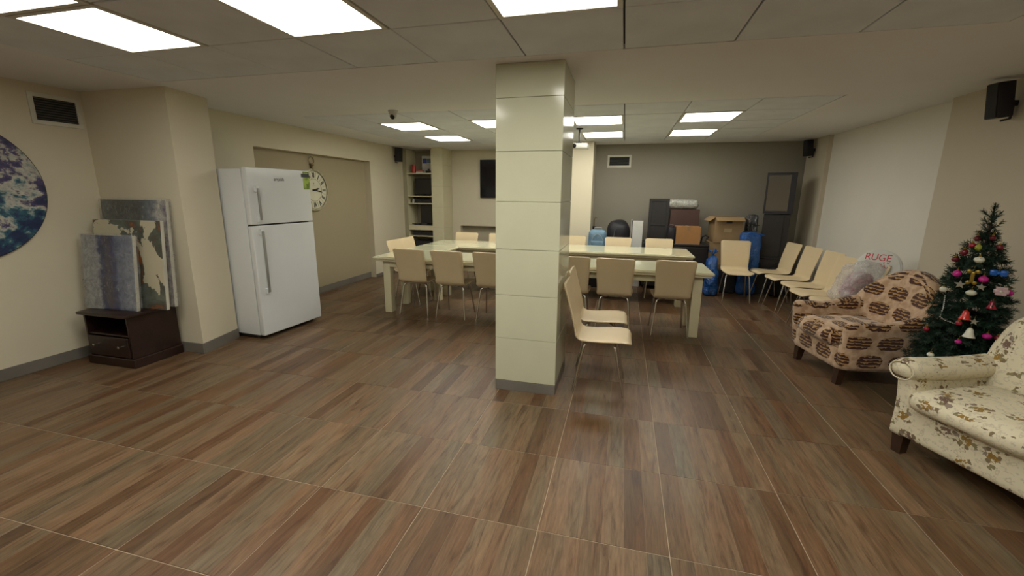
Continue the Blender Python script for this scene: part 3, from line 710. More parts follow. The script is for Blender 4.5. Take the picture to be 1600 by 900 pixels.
# ------------------------------------------------------------------ clock
def clock():
    X = -4.598
    t = thing('wall_clock', 'round pocket watch style clock hanging on the khaki recessed wall', 'clock'); t.matrix_world = face((X, 5.70, 1.60), (0, 1, 0), (0, 0, 1))
    R = 0.315
    MB().lathe([(R*0.9, 0), (R, 0.006), (R+0.004, 0.02), (R-0.008, 0.034), (R-0.028, 0.036), (R-0.032, 0.026), (R-0.032, 0.010)], 48).build('rim', M['clock_rim'], t)
    MB().lathe([(R-0.034, 0.012), (R-0.034, 0.024)], 48).build('dial', M['clock_face'], t)
    MB().lathe([(R*0.50, 0.0245), (R*0.50, 0.026)], 40).build('dial_centre', M['clock_face'], t)
    nums = ['XII', 'I', 'II', 'III', 'IIII', 'V', 'VI', 'VII', 'VIII', 'IX', 'X', 'XI']
    for k, s in enumerate(nums):
        a = PI/2-k*PI/6; px, py = math.cos(a)*R*0.69, math.sin(a)*R*0.69
        mt = face((px, py, 0.0248), (math.sin(a), -math.cos(a), 0), (math.cos(a), math.sin(a), 0))
        text_part(s, 'numeral', M['print_black'], t, 0.100, mt, 0.0008, ax=0.38 if len(s) > 3 else (0.48 if len(s) > 2 else 0.75), bold=0.0035)
    ring = MB(); seg = 48
    for r0, r1 in ((R*0.515, R*0.53), (R*0.87, R*0.88)):
        for k in range(seg):
            a0, a1 = 2*PI*k/seg, 2*PI*(k+1)/seg
            ring.prism([(r0*math.cos(a0), r0*math.sin(a0)), (r1*math.cos(a0), r1*math.sin(a0)), (r1*math.cos(a1), r1*math.sin(a1)), (r0*math.cos(a1), r0*math.sin(a1))], 0.0245, 0.0262)
    ring.build('track', M['brass'], t, 0)
    MB().prism([(-0.008, 0.095), (0, 0.082), (0.008, 0.095), (0, 0.112)], 0.026, 0.0268).build('emblem', M['print_black'], t, 0); MB().box((-0.035, 0.066, 0.026), (0.035, 0.069, 0.0266)).build('dial_line', M['brass'], t, 0)
    spk = MB()
    for k in range(12):
        a = PI/2-(k+0.5)*PI/6; spk.box((R*0.53, -0.001, 0.0245), (R*0.87, 0.001, 0.0262), mat=Matrix.Rotation(a, 4, 'Z'))
    spk.build('dial_divider', M['brass'], t, 0)
    for ang, ln, wd, nm in ((14, 0.12, 0.014, 'hour_hand'), (-10, 0.19, 0.010, 'minute_hand')):
        MB().prism([(-0.05, -wd*0.5), (ln*0.6, -wd), (ln, 0), (ln*0.6, wd), (-0.05, wd*0.5)], 0.030, 0.033, Matrix.Rotation(math.radians(ang), 4, 'Z')).build(nm, M['print_black'], t, 0)
    MB().lathe([(0.016, 0.028), (0.016, 0.036)], 16).build('hub', M['print_black'], t)
    m = MB().lathe([(0.022, -0.01), (0.022, 0.05), (0.034, 0.055), (0.034, 0.08), (0.02, 0.085)], 16, Matrix.Translation((0, R-0.01, 0.018)) @ Matrix.Rotation(-PI/2, 4, 'X'))
    m.build('crown', M['brass'], t)
    m = MB().tube([(0.055*math.cos(a), R+0.115+0.055*math.sin(a), 0.018) for a in [2*PI*k/24 for k in range(25)]], 0.006, 8)
    m.build('ring', M['brass'], t)
M['clock_rim'] = plain('cream_aged_rim', (0.42, 0.38, 0.25, 1), 0.4, var=0.2, vscale=20)
clock()

# ------------------------------------------------------------------ round painting
def round_art():
    t = thing('round_painting', 'large round abstract painting in blues and whites on the left wall', 'painting'); t.matrix_world = face((XL, 2.155, 1.56), (0, 1, 0), (0, 0, 1))
    MB().lathe([(0.548, 0.002), (0.553, 0.006), (0.553, 0.026), (0.549, 0.029)], 96).build('panel_edge', M['dark_wood'], t)
    o = MB().lathe([(0.546, 0.0292), (0.546, 0.031)], 96).build('painted_face', M['art_round'], t)
round_art()

# ------------------------------------------------------------------ cabinet and canvases
def stand():
    t = thing('tv_cabinet', 'low dark brown cabinet with open shelf and one drawer in the left corner', 'cabinet', (-4.445, 2.90, 0), 0)
    D = M['dark_wood']; hw = 0.265; y0, y1 = -0.245, 0.19
    MB().box((-hw-0.02, y0-0.015, 0), (hw+0.02, y1, 0.085), 0.006).build('plinth', D, t)
    MB().box((-hw-0.028, y0-0.035, 0.472), (hw+0.028, y1+0.005, 0.498), 0.007, 2).build('top', D, t)
    for s in (-1, 1): MB().box((min(s*hw, s*(hw-0.02)), y0, 0.0855), (max(s*hw, s*(hw-0.02)), y1, 0.4715), 0.002).build('side_panel', D, t)
    bx('back_panel', (-hw+0.02, y1-0.01, 0.0855), (hw-0.02, y1, 0.4715), D, t)
    bx('shelf', (-hw+0.02, y0+0.01, 0.285), (hw-0.02, y1-0.01, 0.300), D, t)
    dr = MB().box((-hw+0.022, y0-0.014, 0.095), (hw-0.022, y0+0.006, 0.278), 0.004).build('drawer', D, t)
    for x in (-0.15, 0.15): MB().lathe([(0.006, 0), (0.006, 0.012), (0.012, 0.016), (0.013, 0.022), (0.008, 0.026)], 14, Matrix.Translation((x, y0-0.014, 0.195)) @ Matrix.Rotation(PI/2, 4, 'X')).build('knob', M['chrome'], dr)
stand()
def canvas(label, w_, h_, loc, lean, yaw, mat, wrap, edge):
    t = thing('canvas_painting', label, 'painting', loc, 0, 'canvas paintings leaning on the cabinet'); t.rotation_euler = (lean, 0, yaw)
    MB().box((-w_/2, 0, 0.0), (w_/2, 0.032, h_), 0.003).build('canvas', edge, t)
    f = bx('painted_face', (-w_/2+0.001, -0.0015, 0.001), (w_/2-0.001, -0.0002, h_-0.001), mat, t, smooth=0)
    # the painted face keeps its origin in the middle so the picture is centred
    for v in f.data.vertices: v.co.z -= h_/2
    f.location = (0, 0, h_/2)
    if wrap:
        def fn(c):
            n = noise.noise(c*7)*0.010+noise.noise(c*19)*0.005
            return (c.x*(1+0.0), c.y-(abs(n)+0.002 if c.y < 0 else -abs(n)), c.z+n*0.6+(0.0 if c.z > 0.05 else abs(n)))
        MB().soft((-w_/2-0.014, -0.012, 0.008), (w_/2+0.014, 0.042, h_+0.014), 0.012, 22, 0, fn).build('plastic_wrap', M['film'], t, 60)
M['canvas_edge'] = plain('raw_canvas_edge', (0.46, 0.44, 0.36, 1), 0.7)
canvas('tallest dark canvas wrapped in plastic, rearmost on the corner cabinet', 0.78, 0.99, (-4.44, 2.982, 0.499), math.radians(-4), 0.02, M['art_back'], True, M['canvas_edge'])
canvas('unwrapped canvas with rust and dark green cloud shapes, middle on the corner cabinet', 0.80, 0.81, (-4.41, 2.875, 0.499), math.radians(-5), 0.02, M['art_mid'], False, M['canvas_edge'])
canvas('smallest canvas with blue streak wrapped in plastic, front on the corner cabinet', 0.58, 0.68, (-4.50, 2.755, 0.499), math.radians(-6), 0.05, M['art_front'], True, M['canvas_edge'])

# ------------------------------------------------------------------ speakers, dome camera, projector
def speaker(label, loc, rz, tilt, h_=0.26, w_=0.14, d=0.13, gap=0.06):
    t = thing('wall_speaker', label, 'speaker', loc, rz)
    R = Matrix.Rotation(tilt, 4, 'X')
    MB().box((-w_/2, -d, -h_/2), (w_/2, 0, h_/2), 0.012, 2, mat=R).build('cabinet', M['black'], t)
    MB().box((-w_/2+0.008, -d-0.006, -h_/2+0.008), (w_/2-0.008, -d-0.0005, h_/2-0.008), 0.003, mat=R).build('grille', M['black_matte'], t)
    MB().box((-0.025, -0.005, -0.05), (0.025, gap, -0.01), 0.003).tube([(0, -0.02, -h_/2-0.025), (0, gap*0.7, -h_/2-0.01), (0, gap*0.8, -0.03)], 0.009, 8).build('bracket', M['black'], t)
speaker('black wall speaker high on the right wall above the christmas tree', (2.79, 4.33, 2.31), math.radians(-78), math.radians(8), 0.26, 0.10, 0.12)
speaker('small black wall speaker at the far end of the right wall', (2.79, 7.98, 2.32), math.radians(-70), math.radians(6), 0.25, 0.10, 0.10)
speaker('black wall speaker left of the built in shelves', (-4.42, 7.98, 2.31), math.radians(70), math.radians(4), 0.27, 0.11, 0.11)
def dome():
    t = thing('dome_camera', 'small white dome security camera on the ceiling edge', 'camera', (-2.54, 4.55, ZC), 0)
    MB().lathe([(0.055, 0), (0.055, -0.012), (0.048, -0.03), (0.042, -0.04)], 24).build('base', M['white_plastic'], t)
    MB().sphere((0, -0.004, -0.055), 0.040, 20).build('ball', M['white_plastic'], t)
    MB().lathe([(0.026, 0), (0.026, 0.010), (0.02, 0.014)], 20, Matrix.Translation((0.004, -0.030, -0.07)) @ Matrix.Rotation(math.radians(125), 4, 'X')).build('lens', M['black_screen'], t)
dome()
def projector():
    t = thing('projector', 'white projector hanging from a black ceiling pole right of the column', 'projector', (-0.66, 6.25, 0), 0)
    MB().lathe([(0.05, ZC), (0.05, ZC-0.012), (0.02, ZC-0.02)], 16).build('ceiling_plate', M['black'], t)
    MB().tube([(0, 0, ZC-0.01), (0, 0, 2.27)], 0.012, 10).build('pole', M['black'], t)
    MB().box((-0.04, -0.04, 2.258), (0.04, 0.04, 2.275), 0.003).build('bracket', M['black'], t)
    MB().box((-0.16, -0.12, 2.185), (0.13, 0.12, 2.257), 0.022, 3).build('body', M['white_plastic'], t)
    MB().lathe([(0.028, 0), (0.028, 0.012), (0.02, 0.014)], 16, Matrix.Translation((-0.05, -0.12, 2.22)) @ Matrix.Rotation(PI/2, 4, 'X')).build('lens', M['black_screen'], t)
projector()

# ------------------------------------------------------------------ TV and built-in shelves
def tv_wall():
    t = thing('television', 'black flat television mounted on the back wall, partly behind the column', 'television', (-2.33, 8.80, 1.87), 0)
    MB().box((-0.62, -0.055, -0.385), (0.62, -0.012, 0.385), 0.006).build('casing', M['black'], t)
    bx('screen', (-0.605, -0.057, -0.37), (0.605, -0.0555, 0.37), M['black_screen'], t, smooth=0)
    bx('wall_mount', (-0.2, -0.0119, -0.15), (0.2, -0.0005, 0.15), M['black_matte'], t)
tv_wall()
def shelves():
    t = thing('shelf_unit', 'built in cream shelf unit in the far left corner', 'shelf', (-4.12, 8.30, 0), 0)
    K = M['table']; hw = 0.276
    for z0, z1 in ((1.955, 1.975), (1.495, 1.513), (1.35, 1.368), (0.81, 0.905), (0.672, 0.69), (0.10, 0.12)):
        MB().box((-hw, 0.01, z0), (hw, 0.43, z1), 0.002).build('shelf', K, t)
    for s in (-1, 1): bx('side_panel', (min(s*hw, s*(hw+0.003)), 0.012, 0.0), (max(s*hw, s*(hw+0.003)), 0.43, 2.44), K, t)
    bx('back_panel', (-hw, 0.431, 0.0), (hw, 0.445, 2.44), M['ledge'], t)
shelves()
def small_tv(label, z, x0, x1, h_, y=8.45):
    t = thing('small_television', label, 'television', ((x0+x1)/2, y, z), 0)
    w_ = (x1-x0)/2
    MB().box((-w_, 0, 0.03), (w_, 0.05, h_), 0.008).build('casing', M['black'], t)
    bx('screen', (-w_+0.018, -0.003, 0.055), (w_-0.018, -0.0005, h_-0.018), M['black_screen'], t, smooth=0)
    MB().box((-w_*0.5, -0.04, 0.0), (w_*0.5, 0.09, 0.014), 0.004).box((-0.03, 0.01, 0.0145), (0.03, 0.04, 0.032)).build('stand', M['black'], t)
small_tv('black flat screen on the second shelf of the corner unit', 1.513, -4.30, -3.86, 0.36)
small_tv('black flat screen on the thick middle shelf of the corner unit', 0.905, -4.19, -3.86, 0.42)
def device(label, x0, x1, y, z, h_, d=0.26, mat='black', cat='player'):
    t = thing('media_player', label, cat, ((x0+x1)/2, y, z), 0); w_ = (x1-x0)/2
    MB().box((-w_, 0, 0.008), (w_, d, h_), 0.004).build('casing', M[mat], t)
    bx('display', (-w_*0.3, -0.0015, h_*0.4), (w_*0.3, -0.0002, h_*0.75), M['black_screen'], t, smooth=0)
    for x in (-w_+0.03, w_-0.03): MB().lathe([(0.012, 0), (0.012, 0.0078)], 10, Matrix.Translation((x, 0.03, 0))).build('foot', M['dark_gap'], t)
device('wide flat black player on the narrow shelf under the upper screen', -4.26, -3.87, 8.36, 1.368, 0.075)
device('black receiver on the shelf below the thick middle shelf', -4.33, -3.87, 8.36, 0.69, 0.09)
device('large black box on the lowest visible shelf of the corner unit', -4.30, -3.87, 8.36, 0.12, 0.46)
t = thing('remote_control', 'small white device standing left on the narrow shelf', 'device', (-4.31, 8.40, 1.368)); MB().box((-0.02, -0.02, 0), (0.02, 0.02, 0.085), 0.004).build('casing', M['white_plastic'], t); bx('label_strip', (-0.012, -0.0215, 0.05), (0.012, -0.0202, 0.07), M['print_black'], t, smooth=0)
# cable heap and keyboard
m = MB(); pts = [(-4.30+0.06*math.cos(k*0.9)+0.004*k, 8.38+0.035*math.sin(k*1.3), 0.915+0.012*(1+math.sin(k*0.7))) for k in range(30)]
m.tube(pts, 0.007, 6); tag(m.build('cable', M['black']), 'tangled black cable lying beside the middle shelf screen', 'cable')
t = thing('keyboard', 'thin black keyboard in front of the middle shelf screen', 'keyboard', (-4.03, 8.37, 0.906)); MB().box((-0.15, -0.04, 0), (0.15, 0.04, 0.012), 0.003).build('base', M['black'], t)
km = MB()
for a in range(14):
    for b in range(4): km.box((-0.14+a*0.02, -0.034+b*0.017, 0.0121), (-0.124+a*0.02, -0.021+b*0.017, 0.015))
km.build('keys', M['vent_slat'], t, 0)['kind'] = 'stuff'
# top shelf: leaning box with a blue print, red items, papers
t = thing('appliance_box', 'white box with a blue label leaning at the back of the top shelf', 'box', (-4.00, 8.52, 1.975), 0)
MB().box((-0.15, 0, 0), (0.16, 0.10, 0.35), 0.003).build('carton', M['paper'], t)
bx('blue_label', (-0.13, -0.0015, 0.20), (-0.04, -0.0003, 0.30), M['blue_label'], t, smooth=0)
bx('grey_label', (-0.035, -0.0015, 0.21), (0.155, -0.0003, 0.295), M['print_grey'] if 'print_grey' in M else M['light_blue'], t, smooth=0)
text_part('VESA', 'print', M['paper'], t, 0.06, face((0.06, -0.0018, 0.252), (1, 0, 0), (0, 0, 1)), 0.0003) if False else None
t = thing('red_tin', 'red tin standing left on the top shelf', 'tin', (-4.28, 8.40, 1.975), 0); MB().lathe([(0.048, 0), (0.048, 0.15), (0.042, 0.155)], 20).build('body', M['red'], t); MB().lathe([(0.049, 0.156), (0.049, 0.172), (0.01, 0.176)], 20).build('lid', M['red'], t)
for k, (mt, lab) in enumerate((('paper', 'white magazine at the bottom of the pile on the top shelf'), ('trim_grey', 'grey magazine in the middle of the pile on the top shelf'), ('red', 'red magazine on top of the pile on the top shelf'))):
    o = bx('magazine', (-0.07, -0.05, 0), (0.07, 0.05, 0.018), M[mt], None, 0.002); o.location = (-4.13+0.004*k, 8.38, 1.975+0.0185*k); o.rotation_euler = (0, 0, 0.1*k); tag(o, lab, 'magazine', 'magazines on the top shelf')
t = thing('camera_gadget', 'small black gadget at the right end of the top shelf', 'device', (-3.93, 8.38, 1.975)); MB().box((-0.06, -0.04, 0), (0.06, 0.04, 0.05), 0.012, 2).build('body', M['black'], t); MB().lathe([(0.02, 0), (0.02, 0.03)], 14, Matrix.Translation((0, -0.01, 0.05))).build('knob', M['black'], t)

# ------------------------------------------------------------------ storage pile
def carton(name, label, cat, x0, x1, y0, y1, z0, z1, mat, tape=True, open_=False, mark=None, rot=0, group=None):
    cx, cy = (x0+x1)/2, (y0+y1)/2; hx, hy, h = (x1-x0)/2, (y1-y0)/2, z1-z0
    t = thing(name, label, cat, (cx, cy, z0), rot, group); w_ = 0.006
    m = MB().box((-hx, -hy, 0), (hx, -hy+w_, h)).box((-hx, hy-w_, 0), (hx, hy, h)).box((-hx, -hy+w_, 0), (-hx+w_, hy-w_, h)).box((hx-w_, -hy+w_, 0), (hx, hy-w_, h)).box((-hx+w_, -hy+w_, 0), (hx-w_, hy-w_, w_))
    m.build('carton', mat, t, 0)
    if open_:
        fl = 0.10
        for (p, ax, ang, ln) in (((0, -hy, h), 'X', 35, hx), ((0, hy, h), 'X', -30, hx)):
            s = -1 if p[1] < 0 else 1
            MB().box((-ln, min(0, s*fl), -0.002), (ln, max(0, s*fl), 0.002), mat=Matrix.Translation(p) @ Matrix.Rotation(math.radians(ang), 4, 'X')).build('flap', mat, t, 0)
        for s, ang in ((-1, -38), (1, 30)):
            MB().box((min(0, s*fl*1.1), -hy, -0.002), (max(0, s*fl*1.1), hy, 0.002), mat=Matrix.Translation((s*hx, 0, h)) @ Matrix.Rotation(math.radians(ang), 4, 'Y')).build('flap', mat, t, 0)
        bx('hand_hole', (-0.045, -hy-0.001, h-0.10), (0.045, -hy-0.0002, h-0.065), M['dark_gap'], t, smooth=0)
        bx('printed_mark', (-0.07, -hy-0.001, h-0.24), (0.05, -hy-0.0002, h-0.18), M['card_print'], t, smooth=0)
    else:
        m = MB().box((-hx, -hy, h), (hx, -0.001, h+0.004)).box((-hx, 0.001, h), (hx, hy, h+0.004)); m.build('flap', mat, t, 0)
        if tape: bx('tape', (-0.025, -hy-0.0012, h-0.06), (0.025, hy, h+0.0052), M['tape'], t, smooth=0)
    return t
M['card_print'] = plain('faded_carton_print', (0.42, 0.32, 0.18, 1), 0.8)
M['tape'] = plain('brown_tape', (0.24, 0.14, 0.06, 1), 0.3)
# low dark cabinet
def dark_cabinet():
    t = thing('low_cabinet', 'low black cabinet behind the far tables carrying boxes', 'cabinet', (0.87, 7.80, 0), 0); D = M['black_wood']
    bx('body', (-0.50, -0.26, 0.05), (0.50, 0.26, 0.75), D, t, 0.004); MB().box((-0.515, -0.28, 0.751), (0.515, 0.28, 0.785), 0.005).build('top', D, t)
    for k in range(3):
        d = bx('door', (-0.495+k*0.332, -0.279, 0.06), (-0.170+k*0.332, -0.261, 0.735), D, t, 0.004); MB().lathe([(0.01, 0), (0.01, 0.02)], 10, Matrix.Translation((-0.20+k*0.332, -0.279, 0.42)) @ Matrix.Rotation(PI/2, 4, 'X')).build('knob', M['black'], d)
    for x in (-0.44, 0.44):
        for y in (-0.2, 0.2): bx('foot', (x-0.03, y-0.03, 0), (x+0.03, y+0.03, 0.0495), D, t)
M['black_wood'] = plain('black_brown_wood', (0.014, 0.011, 0.011, 1), 0.4, var=0.2, vscale=14)
dark_cabinet()
def panel_door():
    t = thing('cabinet_door', 'tall dark panelled cabinet door standing upright on the low black cabinet', 'door panel', (0.585, 7.84, 0.786), 0); t.rotation_euler = (math.radians(-3), 0, 0)
    B = M['charcoal']
    m = MB().box((-0.165, 0, 0), (-0.12, 0.03, 0.73), .002).box((0.12, 0, 0), (0.165, 0.03, 0.73), .002).box((-0.12, 0, 0.68), (0.12, 0.03, 0.73), .002).box((-0.12, 0, 0), (0.12, 0.03, 0.05), .002).box((-0.12, 0, 0.27), (0.12, 0.03, 0.30), .002)
    m.build('frame', B, t); bx('upper_panel', (-0.12, 0.012, 0.30), (0.12, 0.02, 0.68), B, t); bx('lower_panel', (-0.12, 0.012, 0.05), (0.12, 0.02, 0.27), B, t)
M['brown_box'] = plain('dark_brown_box', (0.065, 0.032, 0.025, 1), 0.6, var=0.1)
M['charcoal'] = plain('charcoal_laminate', (0.017, 0.015, 0.016, 1), 0.45, var=0.1)
panel_door()
carton('storage_box', 'dark brown box on the low black cabinet, under the bubble wrap roll', 'box', 0.78, 1.24, 7.86, 8.16, 0.786, 1.335, M['brown_box'], tape=False)
carton('cardboard_box', 'closed orange brown cardboard box on the low black cabinet', 'box', 0.86, 1.235, 7.54, 7.84, 0.786, 1.065, M['card_orange'])
bx_ = thing('black_case', 'small black case squeezed left of the orange brown box', 'case', (0.79, 7.68, 0.786)); MB().box((-0.055, -0.12, 0), (0.055, 0.12, 0.27), 0.015, 2).build('shell', M['black'], bx_); MB().tube([(-0.03, 0, 0.268), (-0.03, 0, 0.30), (0.03, 0, 0.30), (0.03, 0, 0.268)], 0.007, 6).build('handle', M['black'], bx_)
def roll():
    t = thing('bubble_wrap_roll', 'pale bubble wrapped roll lying across the dark brown box', 'roll', (0.98, 7.98, 1.343), 0)
    def fn(c): n = noise.noise(c*9)*0.012; return (c.x, c.y+n, c.z+max(n, 0)*(1 if c.z > 0.05 else 0))
    MB().soft((-0.27, -0.11, 0.0), (0.25, 0.11, 0.165), 0.08, 12, 0.0, fn).build('wrap', M['bubble'], t, 60)
    bx('tape', (0.05, -0.113, 0.03), (0.09, 0.08, 0.168), M['film'], t)
roll()
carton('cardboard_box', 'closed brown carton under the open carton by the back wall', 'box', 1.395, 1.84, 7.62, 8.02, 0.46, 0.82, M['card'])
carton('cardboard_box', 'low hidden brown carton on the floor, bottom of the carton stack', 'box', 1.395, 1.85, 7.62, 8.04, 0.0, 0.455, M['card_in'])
carton('cardboard_box', 'open cardboard carton with raised flaps on top of the carton stack', 'box', 1.43, 1.86, 7.62, 7.98, 0.826, 1.235, M['card'], open_=True, rot=0.10)
# black strap sticking out between the boxes
tag(MB().tube([(1.27, 7.66, 0.80), (1.285, 7.66, 0.9), (1.33, 7.64, 0.93), (1.38, 7.64, 0.90), (1.34, 7.63, 0.87)], 0.012, 8).build('strap', M['black']), 'black strap curling up between the orange box and the open carton', 'strap')

def lump(name, label, cat, lo, hi, r, mat, amp=0.03, fr=5, seed=0, partname='bag', extra=None, n=14, taper=0.0):
    lo, hi = Vector(lo), Vector(hi); c0 = Vector(((lo.x+hi.x)/2, (lo.y+hi.y)/2, lo.z))
    t = thing(name, label, cat, c0, 0)
    h = hi.z-lo.z
    def fn(c):
        p = c+Vector((seed, seed*2, 0)); k = noise.noise(p*fr)*amp+noise.noise(p*fr*3)*amp*0.35
        s = 1-taper*max(0, c.z/h)
        q = Vector((c.x*s, c.y*s, c.z)); d = Vector((c.x, c.y, max(0, c.z-h/2))).normalized()
        q += d*k
        return (q.x, q.y, max(q.z, 0.0))
    MB().soft(lo-c0, hi-c0, r, n, 0, fn).build(partname, mat, t, 70)
    if extra: extra(t)
    return t
def knot(x, y, z, mat):
    def f(t):
        m = MB()
        for k in range(6):
            a = k*PI/3; m.tube([(x, y, z-0.03), (x+0.02*math.cos(a), y+0.02*math.sin(a), z+0.02), (x+0.07*math.cos(a), y+0.07*math.sin(a), z+0.06+0.02*(k % 2))], [0.012, 0.008, 0.014], 6)
        m.build('knot', mat, t, 60)
    return f
lump('plastic_bag', 'large shiny blue plastic bag standing behind the chair in the storage corner', 'bag', (1.84, 7.46, 0), (2.14, 7.72, 1.0), 0.07, M['blue_bag'], 0.035, 5, 3, n=18, extra=lambda t: MB().tube([(-0.15, -0.16, 0.98), (-0.05, -0.165, 1.01), (0.05, -0.16, 1.0), (0.15, -0.15, 0.97)], 0.012, 6).build('folded_rim', M['blue_bag'], t))
lump('plastic_bag', 'small crumpled blue plastic bag on the floor right of the low black cabinet', 'bag', (1.31, 7.20, 0), (1.51, 7.45, 0.64), 0.09, M['blue_bag'], 0.06, 6, 9, n=16, taper=0.15, extra=knot(0, 0, 0.66, M['blue_bag']))
lump('storage_bag', 'black bin bag slumped in the dark storage corner left of the black cabinet', 'bag', (2.30, 7.44, 0), (2.56, 7.58, 0.46), 0.1, M['black_cloth'], 0.04, 5, 5, extra=knot(0, 0, 0.46, M['black_cloth']))
lump('storage_bag', 'black bin bag on the floor behind the chair in front of the blue bags', 'bag', (1.50, 7.52, 0), (1.84, 7.60, 0.40), 0.03, M['black_cloth'], 0.01, 5, 6, extra=knot(0, 0, 0.4, M['black_cloth']))
lump('covered_heap', 'black garment bag draped over a rounded heap by the back wall', 'bag', (-0.27, 7.64, 0), (0.12, 8.02, 1.13), 0.17, M['black_cloth'], 0.03, 5, 1, n=16, partname='cover', extra=lambda t: MB().tube([(-0.05, -0.21, 1.0), (-0.08, -0.235, 0.8), (-0.06, -0.24, 0.55), (-0.07, -0.23, 0.2)], 0.008, 6).build('zip', M['vent_slat'], t))
def suitcase():
    t = thing('suitcase', 'light blue fabric suitcase standing beside the back pillar', 'suitcase', (-0.41, 7.56, 0.375), 0)
    MB().soft((-0.15, -0.10, 0.03), (0.14, 0.10, 0.60), 0.05, 10, 0.01).build('shell', M['light_blue'], t, 60)
    m = MB().tube([(0.10*math.cos(a)*1.15, -0.105, 0.30+0.24*math.sin(a)) for a in [2*PI*k/20 for k in range(21)]], 0.006, 6); m.build('piping', M['trim_grey'], t)
    MB().soft((-0.11, -0.125, 0.10), (0.11, -0.095, 0.42), 0.02, 6).build('front_pocket', M['light_blue'], t, 60)
    MB().tube([(-0.06, 0, 0.595), (-0.055, 0, 0.64), (0.055, 0, 0.64), (0.06, 0, 0.595)], 0.009, 8).build('handle', M['trim_grey'], t)
    for x in (-0.10, 0.10): MB().lathe([(0.03, -0.012), (0.03, 0.012)], 14, Matrix.Translation((x, 0, 0.03)) @ Matrix.Rotation(PI/2, 4, 'Y')).build('wheel', M['black'], t)
suitcase()
t = thing('low_box', 'low black box on the floor under the light blue suitcase', 'box', (-0.38, 7.58, 0)); bx('body', (-0.17, -0.2, 0), (0.06, 0.2, 0.34), M['black_wood'], t, .004) if False else bx('body', (-0.17, -0.2, 0), (0.085, 0.2, 0.34), M['black_wood'], t, .004); bx('lid', (-0.175, -0.205, 0.341), (0.09, 0.205, 0.374), M['black_wood'], t, .004)
t = thing('metal_stick', 'thin brass and black umbrella leaning between suitcase and back pillar', 'umbrella', (-0.50, 7.86, 0)); MB().tube([(0, 0, 0), (0, 0, 1.02)], [0.008, 0.03], 8).build('canopy', M['black'], t); MB().tube([(0, 0, 1.02), (0, 0, 1.14), (0.02, 0, 1.18), (0.045, 0, 1.16)], 0.009, 8).build('handle', M['brass'], t)
def white_panel():
    t = thing('white_board_box', 'narrow white upright panel box between the black heap and dark door', 'box', (0.250, 7.72, 0), -0.06)
    MB().box((-0.085, -0.05, 0), (0.085, 0.12, 1.135), 0.004).build('body', M['white_board'], t)
    bx('side_strip', (-0.10, 0.0, 0), (-0.086, 0.12, 1.14), M['dark_gap'], t); bx('edge_strip', (-0.115, 0.03, 0), (-0.1005, 0.12, 1.15), M['white_board'], t)
white_panel()
def tall_cabinet():
    t = thing('tall_cabinet', 'tall black cabinet with smoked glass upper door in the far right corner', 'cabinet', (2.37, 7.74, 0), math.radians(-18))
    B = M['black_wood']
    hw = 0.20
    MB().box((-hw, -0.10, 0.0), (hw, 0.20, 0.58), 0.004).build('base', B, t)
    lo = MB().box((-hw+0.02, -0.08, 0.581), (hw-0.02, 0.18, 1.29), 0.004).build('body', M['charcoal'], t)
    bx('lower_door', (-hw+0.03, -0.095, 0.62), (hw-0.10, -0.081, 1.27), M['charcoal'], t, 0.003)
    m = MB().box((-hw, -0.10, 1.30), (-hw+0.022, -0.06, 1.93), .002).box((hw-0.075, -0.10, 1.30), (hw, -0.06, 1.93), .002).box((-hw+0.022, -0.10, 1.895), (hw-0.075, -0.06, 1.93), .002).box((-hw+0.022, -0.10, 1.30), (hw-0.075, -0.06, 1.345), .002)
    m.build('door_frame', M['black'], t)
    bx('glass_pane', (-hw+0.022, -0.088, 1.345), (hw-0.075, -0.080, 1.895), M['mirror'], t)
    bx('upper_body', (-hw, -0.0599, 1.30), (hw, 0.14, 1.92), M['mid_grey'], t, 0.003)
M['mid_grey'] = plain('grey_side_panel', (0.045, 0.043, 0.04, 1), 0.5)
tall_cabinet()
lump('wrapped_item', 'silver and black plastic wrapped item above the large blue bag', 'package', (1.97, 7.82, 0.0), (2.14, 7.96, 1.27), 0.03, M['silver_film'], 0.015, 9, 4, partname='wrapping', extra=lambda t: MB().tube([(-0.1, -0.08, 1.1), (0, -0.09, 1.12), (0.1, -0.08, 1.1)], 0.006, 6).build('string', M['black'], t))

